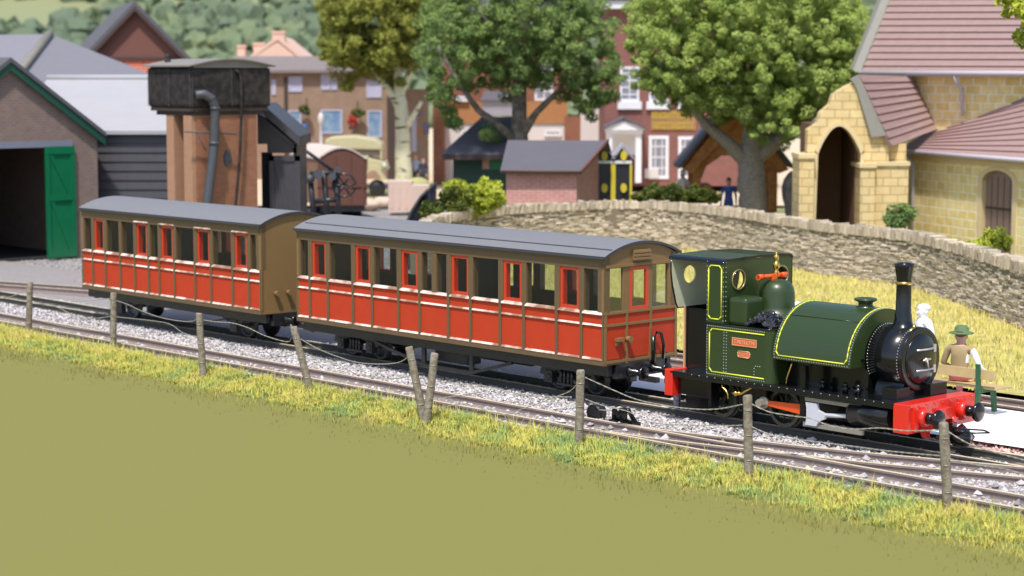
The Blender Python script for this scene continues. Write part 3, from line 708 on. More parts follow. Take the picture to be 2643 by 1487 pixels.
lm=MB(); lm.lathe((5.83,0,1.80),[(.05,0),(.04,.03),(.03,.05),(.0,.055)],12); lm.tube([(5.90,-.22,1.77),(5.9,-.05,1.84)],.018,6); LP('oil_cup',lm,'brass')
# smokebox side fittings, sandbox, lubricators, tool boxes
ft=MB(); ft.box(5.90,6.08,.12,.55,.757,.94); LP('sand_box',ft,'black',bevel=.008)
ft=MB(); ft.box(5.70,5.98,-.62,-.28,.757,.93); LP('sand_box',ft,'black',bevel=.008)
ft=MB(); ft.box(5.10,5.30,-.60,-.48,1.28,1.32); ft.cyl((5.20,-.58,1.22),(5.20,-.58,1.40),.04,n=8); LP('clack_valve',ft,'black')
for x in(4.55,5.0,5.25): ft=MB(); ft.cyl((x,-.62,.757),(x,-.62,.86),.045,n=8); ft.ball((x,-.62,.88),.05,8); ft.cyl((x,-.70,.82),(x,-.52,.82),.025,n=6); LP('lubricator',ft,'black')
ft=MB(); ft.box(4.24,4.34,-.80,-.70,.24,1.12); ft.box(4.27,4.31,-.84,-.66,.70,.78); LP('motion_bracket',ft,'black',bevel=.008)
for sg in(-1,1): cy=MB(); cy.cyl((5.22,sg*.66,.48),(5.98,sg*.66,.50),.20,n=24); cy.lathe((5.22,sg*.66,.48),[(.20,0),(.17,-.05),(.08,-.07),(.06,-.13)],24,0,'x'); cy.box(5.3,5.9,sg*.4-.16,sg*.4+.16,.34,.715); LP('cylinder',cy,'black')
for sg in(-1,1):
    for z in((.575,.635),(.165,.235)): br_=MB(); br_.box(4.31,5.46,sg*.76-.035,sg*.76+.035,*z); LP('slide_bar',br_,'bar')
for sg in(-1,1):
    xh=MB(); xh.prism([(4.38,.56),(4.60,.56),(4.62,.46),(4.74,.42),(4.76,.40),(4.76,.33),(4.70,.31),(4.63,.26),(4.60,.20),(4.38,.20),(4.40,.30),(4.40,.47)],'y',sg*.80-.03,sg*.80+.03); xh.cyl((4.7,sg*.78,.385),(5.2,sg*.70,.42),.035,n=10); LP('crosshead',xh,'palesteel')
for sg in(-1,1): cn=MB(); cn.prism([(3.47,.40),(4.3,.33),(4.3,.50),(3.47,.47)],'y',sg*.74-.02,sg*.74+.02); LP('connecting_rod',cn,'orange')
for sg in(-1,1): kp=MB(); kp.lathe((3.47,sg*.76,.435),[(.10,-sg*.03),(.10,sg*.02),(.06,sg*.025)],18,0,'y'); kp.cyl((3.47,sg*.78,.435),(3.47,sg*.90,.435),.07,n=6,sm=False); LP('crank_pin',kp,'bar')
for x,sg in((3.59,-1),(3.59,1),(2.25,-1),(2.25,1)):
    w=MB()
    if 1:
        y=sg*.34; r=.325
        w.lathe((x,y,r),[(.03,sg*.05),(.08,sg*.05),(.08,sg*.03)],20,0,'y')
        for k in range(10):
            a=2*math.pi*k/10+.2; w.tube([(x+.06*math.cos(a),y+sg*.02,r+.06*math.sin(a)),(x+.27*math.cos(a),y+sg*.02,r+.27*math.sin(a))],.018,5)
        w.prism([(x+.25*math.cos(R_(t)),r+.25*math.sin(R_(t))) for t in range(-60,61,20)],'y',y+sg*.0-.02,y+sg*.0+.02)
    wo=LP('driving_wheel',w,'wheel'); ty=MB()
    if 1:
        y=sg*.34; r=.325; K=36; vs=[]
        pf=[(.265,-.04),(.265,.05),(.325,.05),(.325,-.02),(.35,-.025),(.35,-.045)]
        for i in range(K):
            a=2*math.pi*i/K
            for (rr,yy) in pf: vs.append((x+rr*math.cos(a),y+sg*yy,r+rr*math.sin(a)))
        k6=len(pf); ty.add(vs,[(i*k6+j,i*k6+(j+1)%k6,((i+1)%K)*k6+(j+1)%k6,((i+1)%K)*k6+j) for i in range(K) for j in range(k6)],0,False)
    LP('tyre',ty,'tyre',wo)
    axl=MB(); axl.cyl((x,sg*.5,.325),(x,0,.325),.05,n=10); LP('axle',axl,'black',wo)
pp=MB(); pp.tube([(2.62,-.80,.69),(2.64,-.83,.60),(2.72,-.83,.55),(2.76,-.83,.50),(2.77,-.83,.42)],.016,6); pp.tube([(2.86,-.83,.53),(2.95,-.83,.52),(3.05,-.83,.54),(3.28,-.80,.68)],.02,6); pp.ball((2.93,-.83,.53),.045,8); pp.ball((3.0,-.83,.54),.035,8)
LP('brass_pipes',pp,'brass'); pp=MB(); pp.tube([(4.00,-.70,1.18),(3.99,-.72,1.08),(3.93,-.74,.90),(3.91,-.75,.77)],.016,6); LP('brass_pipes',pp,'brass')
# nameplate
npm=MB(); npm.box(2.885,3.395,-.879,-.872,1.332,1.452); po=LP('nameplate',npm,'plate')
fr=MB()
for q in((2.88,3.40,1.327,1.34),(2.88,3.40,1.444,1.457),(2.88,2.893,1.34,1.444),(3.387,3.40,1.34,1.444)): fr.box(q[0],q[1],-.883,-.873,q[2],q[3])
LP('border',fr,'platebord',po)
def text_part(txt,size,x,z,y,m,T,parent,cx=True,ext=.002,sx=1.):
    cu=bpy.data.curves.new('t','FONT'); cu.body=txt; cu.size=size; cu.extrude=ext; cu.align_x='CENTER'; cu.align_y='CENTER'; cu.offset=size*.012
    ob=bpy.data.objects.new('t',cu); COL.objects.link(ob); bpy.context.view_layer.update()
    me=bpy.data.meshes.new_from_object(ob.evaluated_get(bpy.context.evaluated_depsgraph_get())); COL.objects.unlink(ob)
    for v in me.vertices: c=v.co.copy(); v.co=(x+c.x*sx-T['_org'][0],y-c.z-T['_org'][1],z+c.y-T['_org'][2])
    me.materials.clear(); me.materials.append(M[m]); o=bpy.data.objects.new('lettering',me); COL.objects.link(o); o.parent=parent; return o
text_part('TALYLLYN',.092,3.14,1.392,-.881,'platebord',LT,po)
n2=MB(); n2.slab([(p[0],-.879,p[2]) for p in chamf(3.005,3.265,1.145,1.245,.025,0)],(0,.006,0)); p2=LP('works_plate',n2,'plate')
fr=MB(); ribbon(fr,chamf(3.005,3.265,1.145,1.245,.025,-.88),.012,closed=True); LP('border',fr,'platebord',p2)
rw=MB()
for z in(1.172,1.195,1.218):
    x=3.035
    while x<3.235: w=random.uniform(.008,.018); rw.box(x,x+w,-.883,-.879,z-.006,z+.006); x+=w+.008
LP('lettering',rw,'platebord',p2)
# ================================================================ FENCE
FT=thing('post_and_wire_fence','old wooden post and twisted wire fence along the top of the grass bank','fence',PW(-3,-3.5,0))
posts=[((77.6,730.5),(73.8,862)),((293,758.6),(292,900)),((514,811),(524,970)),((758,846),(801,1010)),((1056,898),(1094,1084)),((1122,914),(1101,1088)),((1498.4,957.8),(1494.5,1148)),((1929,1023.5),(1934,1232)),((2435.5,1094),(2447,1318))]
pY=[]
for k,((tx,ty),(bx,by)) in enumerate(posts):
    b=G(bx,by,-.10); t=at(tx,ty,b.y+(.05 if k in(3,4,5) else 0)); pY.append(((tx+bx)/2,b.y)); d=(t-b).normalized(); r=.070
    mb=MB(); P=[]; K=10; rr=[]
    for i in range(K+1): P.append(b-d*.15+(t-b+d*.15)*(i/K)+Vector((random.uniform(-.004,.004),0,0))); rr.append(r*(1.04-.08*i/K)*random.uniform(.97,1.03))
    P.append(t+d*.02); rr.append(r*.78)
    mb.tube(P,rr,9); po=build('post',mb,'post',FT)
    if k<9:
        st=MB()
        for q in (.16,.47,.78): c=b+(t-b)*(1-q); st.tube([c+Vector((.075*math.cos(a),-.075*math.sin(a),0)) for a in np.linspace(.9,2.2,4)],.005,4)
        build('staple',st,'wire',FT,po)
xs_=[p[0] for p in pY]; ys_=[p[1] for p in pY]
def wY(px): return float(np.interp(px,xs_,ys_)) if xs_[0]<px<xs_[-1] else (ys_[-1]-(px-xs_[-1])*.0048 if px>=xs_[-1] else ys_[0]+(xs_[0]-px)*.0108)
wires=[[(-60,772),(20,768),(70,745)],[(84,752),(150,766),(190,777),(240,775),(288,770)],[(84,783),(140,790),(200,818),(240,822),(285,817)],[(86,824),(180,845),(288,858)],
 [(300,776),(330,786),(360,800),(400,815),(440,825),(480,830),(500,828),(512,818)],[(300,818),(360,824),(420,832),(445,840),(470,858),(500,868),(518,869)],
 [(524,826),(560,831),(600,834),(640,846),(680,865),(720,878),(745,882),(752,872)],[(528,871),(560,876),(600,895),(640,915),(680,926),(720,922),(770,912)],
 [(776,875),(820,900),(870,920),(920,935),(980,940),(1030,935),(1062,915)],[(785,912),(850,935),(920,965),(980,977),(1040,975),(1066,965)],
 [(1130,985),(1200,991),(1260,998),(1330,1015),(1400,1023),(1480,1025)],[(1112,1060),(1200,1043),(1290,1070),(1350,1055),(1420,1030),(1470,1010),(1490,990)],[(1112,1030),(1180,1022),(1250,1010)],
 [(1510,974),(1545,990),(1590,1010),(1640,1030),(1700,1044),(1780,1055),(1850,1056),(1920,1043)],[(1510,1030),(1560,1048),(1620,1062),(1680,1090),(1760,1097),(1850,1099),(1920,1098)],
 [(1940,1043),(1985,1063),(2040,1073),(2090,1080),(2140,1098),(2200,1108),(2270,1105),(2340,1112),(2430,1110)],[(1940,1102),(2000,1125),(2080,1137),(2200,1152),(2300,1165),(2430,1177)],
 [(2447,1114),(2500,1145),(2560,1165),(2660,1192)],[(2449,1184),(2520,1200),(2600,1212),(2680,1240)]]
for w in wires:
    P=[at(x,y,wY(x)-.02) for x,y in w]; Q=[]
    for i in range(len(P)-1):
        p0,p1,p2,p3=P[max(i-1,0)],P[i],P[i+1],P[min(i+2,len(P)-1)]
        for k in range(10):
            t=k/10; Q.append(.5*((2*p1)+(p2-p0)*t+(2*p0-5*p1+4*p2-p3)*t*t+(3*p1-p0-3*p2+p3)*t**3))
    Q.append(P[-1]); L=len(Q); Q2=[]
    for i,q in enumerate(Q): Q2.append(q)
    mb=MB()
    for ph in(0,math.pi):
        S=[]; acc=0
        for i in range(L-1):
            n=max(1,int((Q[i+1]-Q[i]).length/.02))
            for j in range(n):
                q=Q[i].lerp(Q[i+1],j/n); acc+=.02; a=acc*34+ph; S.append(q+Vector((0,math.cos(a)*.0055,math.sin(a)*.0055)))
        mb.tube(S,.0048,4)
    build('wire',mb,'wire',FT)
# ================================================================ PEOPLE
def cmat(name,c): 
    if name not in M: M[name]=mat(name,c,.75,.08,12)
    return name
cmat('skin',(.55,.33,.23)); cmat('w_white',(.85,.83,.82)); cmat('w_tan',(.36,.26,.13)); cmat('w_pink',(.72,.22,.26)); cmat('w_blue',(.06,.10,.35)); cmat('w_red',(.55,.05,.04)); cmat('w_dark',(.04,.04,.06)); cmat('w_orange',(.75,.30,.10)); cmat('hat_green',(.10,.17,.07)); cmat('hair_brown',(.10,.05,.025)); cmat('w_grey',(.3,.3,.33)); cmat('w_lblue',(.35,.42,.6))
def person(label,loc,rz,top,legs,shoes,pose='stand',sleeve=None,hat=None,skirt=None,hair='hair_brown',scale=1.,arm=0.,group=None,skin='skin',lsleeve=None):
    e=bpy.data.objects.new('person',None); COL.objects.link(e); e.location=loc; e.rotation_euler=(0,0,rz); e.scale=(scale,)*3
    setp(e,label,'person',group); T={'e':e,'_org':(0,0,0)}; sleeve=sleeve or top
    v=[];r=[];ed=[];mt=[]
    def V(p,rad,par=None,m='skin'):
        v.append(p); r.append(rad); i=len(v)-1
        if par is not None: ed.append((par,i)); mt.append(m)
        return i
    dz=-.42 if pose=='sit' else 0; ly=.06 if pose=='sit' else 0
    pel=V((0,0,.95+dz),(.135,.11)); wa=V((0,ly*.2,1.08+dz),(.125,.10),pel,top); chn=V((0,ly*.5,1.27+dz),(.155,.11),wa,top); up=V((0,ly*.9,1.40+dz),(.11,.085),chn,top)
    nk=V((0,.01+ly,1.475+dz),(.05,.05),up,'skin'); hd=V((0,.02+ly,1.56+dz),(.072,.082),nk,'skin'); ht=V((0,.015+ly,1.655+dz),(.072,.085),hd,'skin'); V((0,.115+ly,1.57+dz),(.014,.016),hd,'skin')
    for sg in(-1,1): V((sg*.085,.01+ly,1.59+dz),(.012,.02),hd,'skin')
    for sg in(-1,1):
        sleeve_=(lsleeve or sleeve) if sg<0 else sleeve; sh=V((sg*.17,ly*.9,1.385+dz),(.062,.062),up,top)
        if pose=='sit' and arm and sg==1: el=(.27,.02,1.15+dz); wr=(.34,.16,.97+dz)
        elif pose=='sit': el=(sg*.25,.06,1.13+dz); wr=(sg*.16,.28,1.03+dz)
        else: el=(sg*.24,-.03,1.13); wr=(sg*.25,.08*(1+arm),.90+.2*arm)
        e1=V(el,(.045,.045),sh,sleeve_); w1=V(wr,(.029,.029),e1,sleeve_); d=(Vector(wr)-Vector(el)).normalized()
        pa=Vector(wr)+d*.07; p1=V(tuple(pa),(.034,.018),w1,'skin')
        sd=d.cross(Vector((0,0,1)) if abs(d.z)<.8 else Vector((0,1,0))).normalized()
        for k,ln_ in enumerate((.062,.072,.068,.052)):
            b=pa+sd*(.0135*(k-1.5))+d*.025; k1=V(tuple(b+d*ln_*.4),(.0085,.0085),p1,'skin'); V(tuple(b+d*ln_*.75+Vector((0,.012,-.01))),(.007,.007),k1,'skin')
        V(tuple(pa-sd*.045+d*.01),(.010,.010),p1,'skin')
        if pose=='sit':
            hp=V((sg*.09,.02,.53),(.095,.095),pel,legs); kn=V((sg*.13,.44,.53),(.068,.068),hp,legs); an=V((sg*.13,.47,.10),(.042,.042),kn,legs if not skirt else 'skin'); V((sg*.14,.62,.045),(.042,.035),an,shoes)
        else:
            hp=V((sg*.09,0,.90),(.095,.095),pel,legs); kn=V((sg*.10,.02,.50),(.065,.065),hp,legs); an=V((sg*.10,-.02,.09),(.042,.042),kn,legs if not skirt else 'skin'); V((sg*.11,.13,.04),(.042,.035),an,shoes)
    me=bpy.data.meshes.new('sk'); me.from_pydata(v,ed,[]); ob=bpy.data.objects.new('sk',me); COL.objects.link(ob)
    md=ob.modifiers.new('Skin','SKIN'); md.use_smooth_shade=True
    for i,q in enumerate(r): me.skin_vertices[0].data[i].radius=q
    me.skin_vertices[0].data[0].use_root=True
    s=ob.modifiers.new('S','SUBSURF'); s.levels=1; s.render_levels=1
    bpy.context.view_layer.update()
    m2=bpy.data.meshes.new_from_object(ob.evaluated_get(bpy.context.evaluated_depsgraph_get())); COL.objects.unlink(ob); bpy.data.objects.remove(ob)
    names=[skin,top,legs,shoes,sleeve,lsleeve or sleeve]; names=list(dict.fromkeys(names)); mt=[skin if q=='skin' else q for q in mt]
    m2.materials.clear()
    for n_ in names: m2.materials.append(M[n_])
    segs=[(Vector(v[a]),Vector(v[b]),names.index(m_)) for (a,b),m_ in zip(ed,mt)]
    for p in m2.polygons:
        c=p.center; best=1e9
        for a,b,mi in segs:
            d=b-a; t=max(0,min(1,(c-a).dot(d)/d.length_squared)); q=(a+d*t-c).length
            if q<best: best=q; p.material_index=mi
        p.use_smooth=True
    bo=bpy.data.objects.new('body',m2); COL.objects.link(bo); bo.parent=e
    hx=(0,.015+ly,1.62+dz)
    if hat:
        h=MB(); h.lathe((hx[0],hx[1],hx[2]+.02),[(.10,-.01),(.165,-.005),(.175,.005),(.165,.015),(.10,.02),(.095,.09),(.07,.125),(.01,.115)],18); build('hat',h,hat,T)
    h=MB(); h.ball((hx[0],hx[1]-.012,hx[2]+.03),(.088,.098,.085),12); build('hair',h,hair,T)
    if skirt:
        h=MB()
        if pose=='sit': h.prism([(-.16,.42),(.5,.44),(.53,.62),(.1,.72),(-.16,.70)],'x',-.21,.21)
        else: h.lathe((0,0,.45),[(.27,0),(.20,.3),(.14,.55),(.12,.56),(.01,.56)],18)
        build('skirt',h,skirt,T)
    return T
# ---- benches
def bench(label,s,n,ln_=1.75,cut=None):
    T=thing('park_bench',label,'bench',(s,n,0),'t','wooden benches on the white path'); a,b=s-ln_/2,s+ln_/2
    m=MB(); m.box(a,b,n-.02,n+.02,.60,.77); build('backrest',m,'benchwood',T,bevel=.006)
    m=MB(); m.box(a,b,n+.06,n+.22,.43,.465); m.box(a,b,n+.25,n+.41,.43,.465); m.box(a,b,n+.44,n+.52,.42,.455); build('seat',m,'benchwood',T,bevel=.006)
    for x in(a+.22,b-.30):
        m=MB(); m.slab([(x-.035,n-.12,.0),(x-.035,n-.04,.0),(x-.035,n+.01,.42),(x-.035,n-.03,.86),(x-.035,n-.08,.86),(x-.035,n-.06,.42)],(.07,0,0)); m.box(x-.03,x+.03,n-.04,n+.50,.36,.43); m.slab([(x-.03,n+.36,.38),(x-.03,n+.46,.38),(x-.03,n+.50,0),(x-.03,n+.42,0)],(.06,0,0)); build('leg',m,'benchgreen',T)
M['benchwood']=mat('bench_wood',(.48,.35,.16),.7,.2,5,.2,40); M['benchgreen']=mat('bench_green',(.025,.10,.045),.5,.1,8)
bench('wooden bench with green legs under the man in the green hat',4.45,3.0)
person('man in tan waistcoat and green hat seated on the bench by the engine',PW(4.42,3.28,.0),A+.28,'w_tan','w_pink','w_red','sit',sleeve='w_white',lsleeve='w_tan',hat='hat_green',arm=1.,scale=1.06)['e'].scale=(1.25,1.15,1.06)
bench('wooden bench with green legs glimpsed between the coach and the engine cab',.6,3.2)
person('person in a white cap seated beyond the end window of the front coach',PW(-.15,3.4,0),A-.2,'w_white','w_grey','w_dark','sit',hat='w_white')
person('person in blue seated on the bench beyond the red end window',PW(.32,3.42,0),A+.1,'w_blue','w_dark','w_dark','sit')
person('person in orange seated at the right end of the half-hidden bench',PW(1.0,3.42,0),A,'w_orange','w_dark','w_dark','sit')
person('figure all in white standing behind the engine chimney',G(2380,1016,0),A+2.6,'w_white','w_white','w_white',hair='w_white',scale=.98,skin='w_white')['e'].scale=(1.3,1.3,.94)
person('person in white shirt mostly hidden behind the engine cab',G(2056,1005,0),A+3,'w_white','w_dark','w_dark',hair='w_white',scale=.93)
person('person in pink skirt and white top seen through the coach windows',PW(-6.3,2.9,0),A+3,'w_white','w_pink','w_dark',skirt='w_pink',scale=.95)
# ================================================================ POINT LEVER
PL=thing('point_lever','low black point lever with round weight between the two nearest tracks','point lever',(.75,-1.75,-.1),'t')
m=MB(); m.cyl((.42,-1.62,-.02),(.42,-1.42,-.02),.14,n=18); m.cyl((.42,-1.62,-.02),(.42,-1.60,-.02),.15,n=18); build('weight',m,'under',PL)
m=MB(); m.box(1.0,1.55,-1.82,-1.62,-.13,-.03); m.box(1.05,1.12,-1.80,-1.64,-.03,.15); m.box(1.22,1.28,-1.78,-1.66,-.03,.14); m.cyl((1.17,-1.82,.12),(1.17,-1.60,.12),.05,n=10); m.slab([(1.3,-1.72,.16),(1.36,-1.72,.16),(1.55,-1.72,-.05),(1.46,-1.72,-.05)],(0,.05,0)); m.ball((1.33,-1.7,.15),.05,8); build('stand',m,'black',PL)
m=MB(); m.tube([(.48,-1.58,.04),(.85,-1.66,.08),(1.2,-1.7,.14)],.014,6); build('lever',m,'wire',PL)
# ================================================================ DRY STONE WALL
SW=thing('dry_stone_wall','long curved dry stone wall with upright coping stones behind the train','wall',(wp[6].x,wp[6].y,0))
cum=[0]
for a,b in zip(wp[:-1],wp[1:]): cum.append(cum[-1]+(b-a).length)
def wpt(d):
    i=min(len(cum)-2,max(0,int(np.searchsorted(cum,d))-1)); t=(d-cum[i])/(cum[i+1]-cum[i]); p=wp[i].lerp(wp[i+1],t)
    q=(wp[i+1]-wp[i]).normalized()
    a=(wp[i]-wp[i-1]).normalized() if i>0 else q; c=(wp[i+2]-wp[i+1]).normalized() if i+2<len(wp) else q
    q=((a*(1-t)+q+c*t)).normalized(); return p,q
TOT=cum[-1]; rows=22; Hh=1.26
sv=[];sf=[];k=0
def stone(p,q,l,h,z,dep,outw,jit):
    global k
    nn=Vector((q.y,-q.x,0)); nn = nn if nn.y<0 else -nn
    cs=[]
    for zz in(0,1):
        for (u,w) in((0,0),(1,0),(1,1),(0,1)):
            c=p+q*((u-.5)*l*random.uniform(.88,1.0))+nn*(outw+random.uniform(-jit,jit)-w*dep)+Vector((0,0,z+zz*h+random.uniform(-.25,.25)*h*.35)); cs.append(c)
    sv.extend([tuple(c) for c in cs]); sf.extend([(k,k+3,k+2,k+1),(k+4,k+5,k+6,k+7),(k,k+1,k+5,k+4),(k+1,k+2,k+6,k+5),(k+2,k+3,k+7,k+6),(k+3,k,k+4,k+7)]); k+=8
for r_ in range(rows):
    d=random.uniform(0,.2); z=-.03+Hh*r_/rows
    while d<TOT-.3:
        l=random.uniform(.18,.46); p,q=wpt(min(d+l/2,TOT)); stone(p,q,l*.97,Hh/rows*random.uniform(.72,1.02),z+.012*math.sin(d*3+r_),.2,random.uniform(-.015,.035)+.10*(1-r_/rows),.018); d+=l
fm=MB(); fm.v=sv; fm.f=sf; fm.m=[0]*len(sf); fm.sm=[False]*len(sf); build('face_stones',fm,'drystone',SW)
core=MB()
N2=90; pts_=[wpt(TOT*i/N2) for i in range(N2+1)]
for (p,q),(p2,q2) in zip(pts_[:-1],pts_[1:]):
    n1=Vector((q.y,-q.x,0)); n1=n1 if n1.y<0 else -n1; n2=Vector((q2.y,-q2.x,0)); n2=n2 if n2.y<0 else -n2
    core.slab([p+n1*.02+Vector((0,0,-.2)),p2+n2*.02+Vector((0,0,-.2)),p2-n2*.4+Vector((0,0,-.2)),p-n1*.4+Vector((0,0,-.2))],(0,0,Hh+.2))
build('core',core,'wallcore',SW)
sv=[];sf=[];k=0; d=0
while d<TOT-.2:
    l=random.uniform(.07,.15); p,q=wpt(d+l/2); stone(p,q,l*1.02,random.uniform(.20,.30),Hh-.03,.34,.06,.035); d+=l*.97
fm=MB(); fm.v=sv; fm.f=sf; fm.m=[0]*len(sf); fm.sm=[False]*len(sf); build('coping',fm,'coping',SW)
# ================================================================ VEGETATION
def leafmesh(pos,size,nrm=None,elong=1.4):
    n=len(pos); a=rng.normal(size=(n,3)); a/=np.linalg.norm(a,axis=1)[:,None]; b=rng.normal(size=(n,3))
    if nrm is not None: b=b*.6+nrm
    u=np.cross(a,b); u/=np.linalg.norm(u,axis=1)[:,None]+1e-9; w=np.cross(u,b); w/=np.linalg.norm(w,axis=1)[:,None]+1e-9
    s=size*rng.uniform(.6,1.3,n)[:,None]
    v=np.stack([pos-u*s*.5,pos+w*s*elong*.5,pos+u*s*.5,pos-w*s*elong*.5],1).reshape(-1,3); f=np.arange(4*n).reshape(n,4); return v,f
def crown_pts(ells,Y,depth,ncl,rc,per,sh=1.0):
    """clumps spread through a crown whose lobes are given as (px,py,rx,ry)"""
    ar=np.array([e[2]*e[3] for e in ells],float); ar/=ar.sum(); P=[];Nn=[]
    for _ in range(ncl):
        e=ells[rng.choice(len(ells),p=ar)]; d=rng.normal(size=3); d/=np.linalg.norm(d); rad=rng.uniform(.02,1.0)**.38
        c=at(e[0]+d[0]*e[2]*rad,e[1]-d[2]*e[3]*rad,Y+d[1]*depth*rad*min(1,e[2]/120+.2)); c=np.array(c)
        r=rc*rng.uniform(.5,1.25); q=rng.normal(size=(per,3)); q/=np.linalg.norm(q,axis=1)[:,None]; rr=rng.uniform(.35,1.0,per)**.6
        P.append(c+q*rr[:,None]*r*np.array([1,1,.8])); Nn.append(q)
    return np.concatenate(P),np.concatenate(Nn)
def tree(name,label,org,ells,Y,depth,ncl,rc,per,leaf,lm,bark,limbs,sub='crown',group=None):
    T=thing(name,label,'tree',org,group=group); o=Vector(org)
    P,Nn=crown_pts(ells,Y,depth,ncl,rc,per); v,f=leafmesh(P-np.array(o),leaf,Nn); c=npmesh('crown',v,f,[lm]); c.parent=T['e']
    for j,(pts,rs) in enumerate(limbs):
        m=MB(); Q=[];R2=[]
        for i in range(len(pts)-1):
            for t in range(6): Q.append(Vector(pts[i]).lerp(Vector(pts[i+1]),t/6)+Vector((random.uniform(-1,1),0,random.uniform(-1,1)))*rs[i]*.06); R2.append((rs[i]+(rs[i+1]-rs[i])*t/6)*random.uniform(.95,1.06))
        Q.append(Vector(pts[-1])); R2.append(rs[-1]); m.tube(Q,R2,12); build('trunk' if j==0 else 'branch',m,bark,T)
    return T
M['leafdark']=rampmat('leaf_dark',[(0,(.10,.16,.05)),(.4,(.17,.26,.075)),(.7,(.27,.36,.10)),(1,(.40,.48,.17))],.8,.9,.5,.3,up=.4)
M['leafmid']=rampmat('leaf_mid',[(0,(.22,.30,.06)),(.35,(.32,.42,.09)),(.7,(.44,.54,.14)),(1,(.58,.66,.24))],.8,.9,.5,.35,up=.45)
M['leafolive']=rampmat('leaf_olive',[(0,(.14,.16,.025)),(.5,(.27,.29,.05)),(1,(.44,.43,.10))],.8,.8,.45,.3,up=.4)
M['leafyellow']=rampmat('leaf_yellow',[(0,(.18,.24,.02)),(.5,(.40,.46,.04)),(1,(.62,.62,.10))],.8,1.2,.5,.25,up=.4)
M['leafhedge']=rampmat('leaf_hedge',[(0,(.035,.055,.01)),(.5,(.09,.12,.02)),(1,(.20,.21,.04))],.8,1.5,.5,.2)
M['barkgrey']=mat('bark_grey',(.24,.20,.17),.95,.2,5,.6,14,col2=(.13,.11,.095)); M['barkwarm']=mat('bark_speckled',(.34,.29,.25),.95,.2,16,.6,20,col2=(.22,.19,.16))
M['birch']=mat('birch_bark',(.62,.60,.42),.7,.1,6,.1,20)
nt=M['birch'].node_tree; nd=nt.nodes; lk=nt.links
mp=nd.new('ShaderNodeMapping'); mp.inputs['Scale'].default_value=(.7,.7,3.2); lk.new(nd['Texture Coordinate'].outputs['Object'],mp.inputs[0])
vz=nd.new('ShaderNodeTexNoise'); vz.inputs['Scale'].default_value=1.6; lk.new(mp.outputs[0],vz.inputs['Vector']); gt=nd.new('ShaderNodeMapRange'); gt.inputs[1].default_value=.60; gt.inputs[2].default_value=.66; lk.new(vz.outputs['Fac'],gt.inputs[0])
m5=nd.new('ShaderNodeMix'); m5.data_type='RGBA'; lk.new(gt.outputs[0],m5.inputs[0]); lk.new(nd['Mix'].outputs[2],m5.inputs[6]); m5.inputs[7].default_value=(.06,.055,.04,1); lk.new(m5.outputs[2],nd['Principled BSDF'].inputs['Base Color'])
Yc=78.
tree('broadleaf_tree','dark green tree with a straight grey trunk and two forking limbs, mid scene',tuple(at(1345,560,Yc).xy)+(0,),
 [(1170,110,100,150),(1330,20,210,150),(1480,120,120,150),(1550,200,60,80),(1335,205,75,55),(1130,225,45,50),(1165,300,22,50),(1528,270,35,35),(1260,345,20,22),(1400,90,160,120),(1250,130,110,90)],Yc,3.6,760,.33,190,.068,M['leafdark'],'barkgrey',
 [([(at(1345,560,Yc).x,Yc,-.1),at(1344,480,Yc),at(1340,350,Yc),at(1340,200,Yc),at(1360,0,Yc),at(1370,-150,Yc)],[.42,.35,.31,.27,.2,.1]),([at(1334,368,Yc),at(1290,325,Yc-.3),at(1235,285,Yc-.6),at(1190,225,Yc-1),at(1130,120,Yc-1)],[.2,.15,.12,.09,.05]),
  ([at(1348,345,Yc),at(1385,290,Yc-.3),at(1440,235,Yc-.5),at(1520,120,Yc-.5)],[.2,.13,.1,.06]),([at(1340,180,Yc),at(1240,30,Yc+.5),at(1180,-60,Yc)],[.14,.1,.05])])
Yr=72.
tree('broadleaf_tree','big bright green round-headed tree with a thick forked trunk in front of the church',tuple(at(1942,560,Yr).xy)+(0,),
 [(1930,80,325,245),(1930,80,325,245),(1720,130,110,150),(2170,90,85,120),(1960,230,200,110),(1760,235,90,60),(2130,190,110,110),(2010,325,110,55),(2060,265,110,70),(1880,20,260,150)],Yr,4.2,2100,.27,170,.062,M['leafmid'],'barkwarm',
 [([(at(1942,600,Yr).x,Yr,-.1),at(1941,500,Yr),at(1938,400,Yr),at(1945,330,Yr),at(1950,150,Yr)],[.58,.50,.46,.34,.2]),([at(1925,415,Yr),at(1880,370,Yr-.2),at(1820,320,Yr-.4),at(1770,258,Yr-.6),at(1700,160,Yr-.6)],[.30,.24,.17,.14,.08]),
  ([at(1955,405,Yr),at(2010,360,Yr-.2),at(2080,310,Yr-.5),at(2150,240,Yr-.5)],[.32,.24,.2,.1])])
Yb=99.
tree('birch_tree','birch with a cream black-flecked trunk and olive leaves behind the goods van',tuple(at(1042,487,Yb).xy)+(0,),
 [(960,60,130,140),(900,120,75,85),(1020,130,70,90),(1040,20,110,110),(880,40,60,90),(892,215,10,16)],Yb,3.2,420,.48,150,.11,M['leafolive'],'birch',
 [([(at(1042,487,Yb).x,Yb,-.1),at(1041,400,Yb),at(1038,300,Yb),at(1030,230,Yb),at(1010,60,Yb)],[.46,.39,.34,.25,.12]),([at(1034,290,Yb),at(1018,250,Yb),at(990,215,Yb),at(940,150,Yb)],[.22,.2,.14,.06]),([at(1052,325,Yb-.3),at(1072,290,Yb-.5),at(1088,262,Yb-.6)],[.15,.11,.09]),([at(1036,240,Yb),at(1062,170,Yb),at(1080,60,Yb)],[.18,.13,.07])])
Yn=46.
